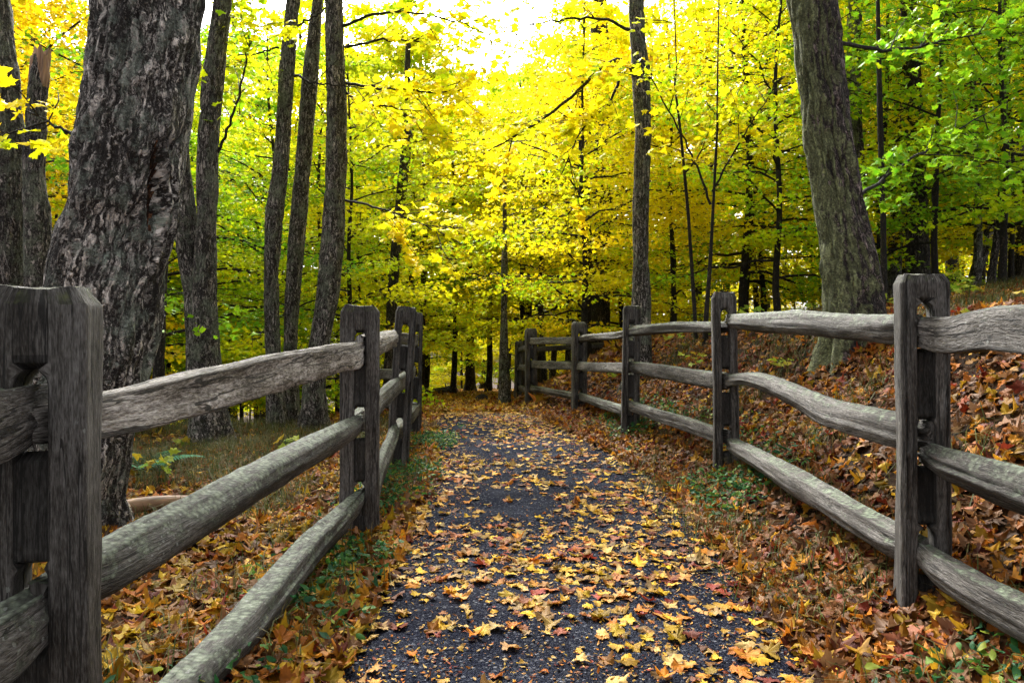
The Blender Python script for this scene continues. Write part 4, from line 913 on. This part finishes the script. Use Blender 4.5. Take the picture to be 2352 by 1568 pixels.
# ------------------------------------------------------------------ small things on the ground
def log(name, label, a, b, r, material):
    a, b = Vector(a), Vector(b); mb = MB(); n = 14; t = np.linspace(0, 1, 16); pts = np.array([tuple(a.lerp(b, float(k)) - a) for k in t])
    pts[:, 2] += .02 * np.sin(t * 5); tube(mb, pts, r * (1 - .25 * t) * (1 + .08 * fbm(t * 6, 2, 0, 2, 4)), n, cap=True)
    me = mb.mesh(name, material); o = link(name, me, None, a); return tag(o, label, 'log')
log('fallen_log', 'peeled orange log lying behind the left fence at the foot of the huge trunk', (-2.35, 4.15, gz1(-2.35, 4.15) + .07), (-1.75, 4.75, gz1(-1.75, 4.75) + .05), .045, pl_)
log('fallen_log', 'dark fallen trunk lying in the woods left of the far path', (-3.2, 21, gz1(-3.2, 21) + .2), (-1.9, 24, gz1(-1.9, 24) + .12), .2, M_BARKFAR)
def rock(label, x, y, r):
    n, m = 14, 9; th = np.arange(n) / n * 6.283; ph = np.linspace(-.9, 1.5, m); R = np.stack([np.cos(ph)[:, None] * np.cos(th), np.cos(ph)[:, None] * np.sin(th), np.broadcast_to(np.sin(ph)[:, None], (m, n)) * .75], -1) * r
    R = R * (1 + .3 * fbm(R[..., 0] * 9, R[..., 1] * 9, R[..., 2] * 9, 2, 3))[..., None]; mb = MB(); rings_to(mb, R, np.arange(n + 1) / n, ph)
    return tag(link('stump', mb.mesh('stump', M_BARKFAR), None, (x, y, gz1(x, y) + .05)), label, 'stump')
rock('small black stump beside the leafy far end of the path', -.62, 15.2, .14)

def seedling(label, x, y, h, nlv, lsz, seed, group):
    rg = np.random.default_rng(seed); t = thing('maple_seedling', label, 'plant', (x, y, gz1(x, y)), 0, group); mb = MB()
    pts = np.array([[0, 0, -.02], [.01, 0, h * .5], [rg.normal() * .03, rg.normal() * .03, h]]); tube(mb, pts, [.004, .003, .002], 5)
    pos = []; 
    for k in range(nlv):
        zz = h * rg.uniform(.45, 1.05); az = rg.random() * 6.28; rr = rg.uniform(.04, .16); p = np.array([math.cos(az) * rr, math.sin(az) * rr, zz]); tube(mb, [[0, 0, zz * .9], p], [.0018, .0012], 3); pos.append(p)
    link('stem', mb.mesh('stem', M_GREEN), t); pos = np.array(pos)
    nm = np.stack([.35 * rg.normal(size=nlv), .35 * rg.normal(size=nlv) - .2, np.ones(nlv)], -1)
    link('leaves', leaf_mesh('leaves', pos, nm, rg.uniform(.7, 1.2, nlv) * lsz, rg.random(nlv), rg.random(nlv), HI, M_SEED, 0, .2, seed), t)
rg = np.random.default_rng(91)
for i in range(7):
    seedling('yellow green maple seedling in the dry grass behind the left fence', rg.uniform(-3.6, -1.7), rg.uniform(4.6, 8), rg.uniform(.1, .26), 10, .085, 920 + i, 'maple seedlings behind the left fence')
for i in range(22):
    y_ = rg.uniform(3.2, 10); seedling('yellow green maple seedling on the bank ' + ('between the first and second right posts' if y_ < 4.9 else 'between the second and third right posts' if y_ < 7 else 'between the third and fourth right posts' if y_ < 9.5 else 'beyond the fourth right post'), float(fence_x(y_)) + rg.uniform(.4, 3.6), y_, rg.uniform(.08, .25), 9, .08, 940 + i, 'maple seedlings on the right bank')
def fern(x, y, rz, sc):
    t = thing('fern', 'small dark green fern in the grass right of the huge trunk', 'fern', (x, y, gz1(x, y)), rz)
    for k in range(6):
        az = k * 1.05; mb_p, mb_n, mb_s = [], [], []; mb = MB(); q_ = np.linspace(0, 1, 12); ln = .42 * sc
        pts = np.stack([math.cos(az) * ln * q_, math.sin(az) * ln * q_, ln * (.75 * q_ - .55 * q_ ** 2)], -1); tube(mb, pts, .003 * (1 - .7 * q_) + .0005, 4)
        fr = link('frond', mb.mesh('frond', M_FERN), t); V = []; L = []; 
        for i, s in enumerate(np.linspace(.12, .98, 20)):
            c = np.array([np.interp(s, q_, pts[:, j]) for j in range(3)]); w_ = .10 * sc * math.sin(math.pi * min(1, .18 + s * .82)) + .012
            for sg in (-1, 1):
                d = np.array([math.cos(az) * .35 - sg * math.sin(az), math.sin(az) * .35 + sg * math.cos(az), -.15]) * w_; f_ = np.array([math.cos(az), math.sin(az), 0]) * .011
                b0 = len(V); V += [c - f_, c + f_, c + d * .6 + f_ * .8, c + d, c + d * .6 - f_ * .8]; L += [b0, b0 + 1, b0 + 2, b0 + 3, b0 + 4]
        m_ = len(L) // 5; att = np.ones((len(V), 4)); att[:, 0] = .5
        link('leaflets', mesh_from('leaflets', np.array(V), L, np.arange(m_) * 5, np.full(m_, 5), att=att, mat=M_FERN, smooth=False), fr)
fern(-2.9, 5.8, .3, 1.1)
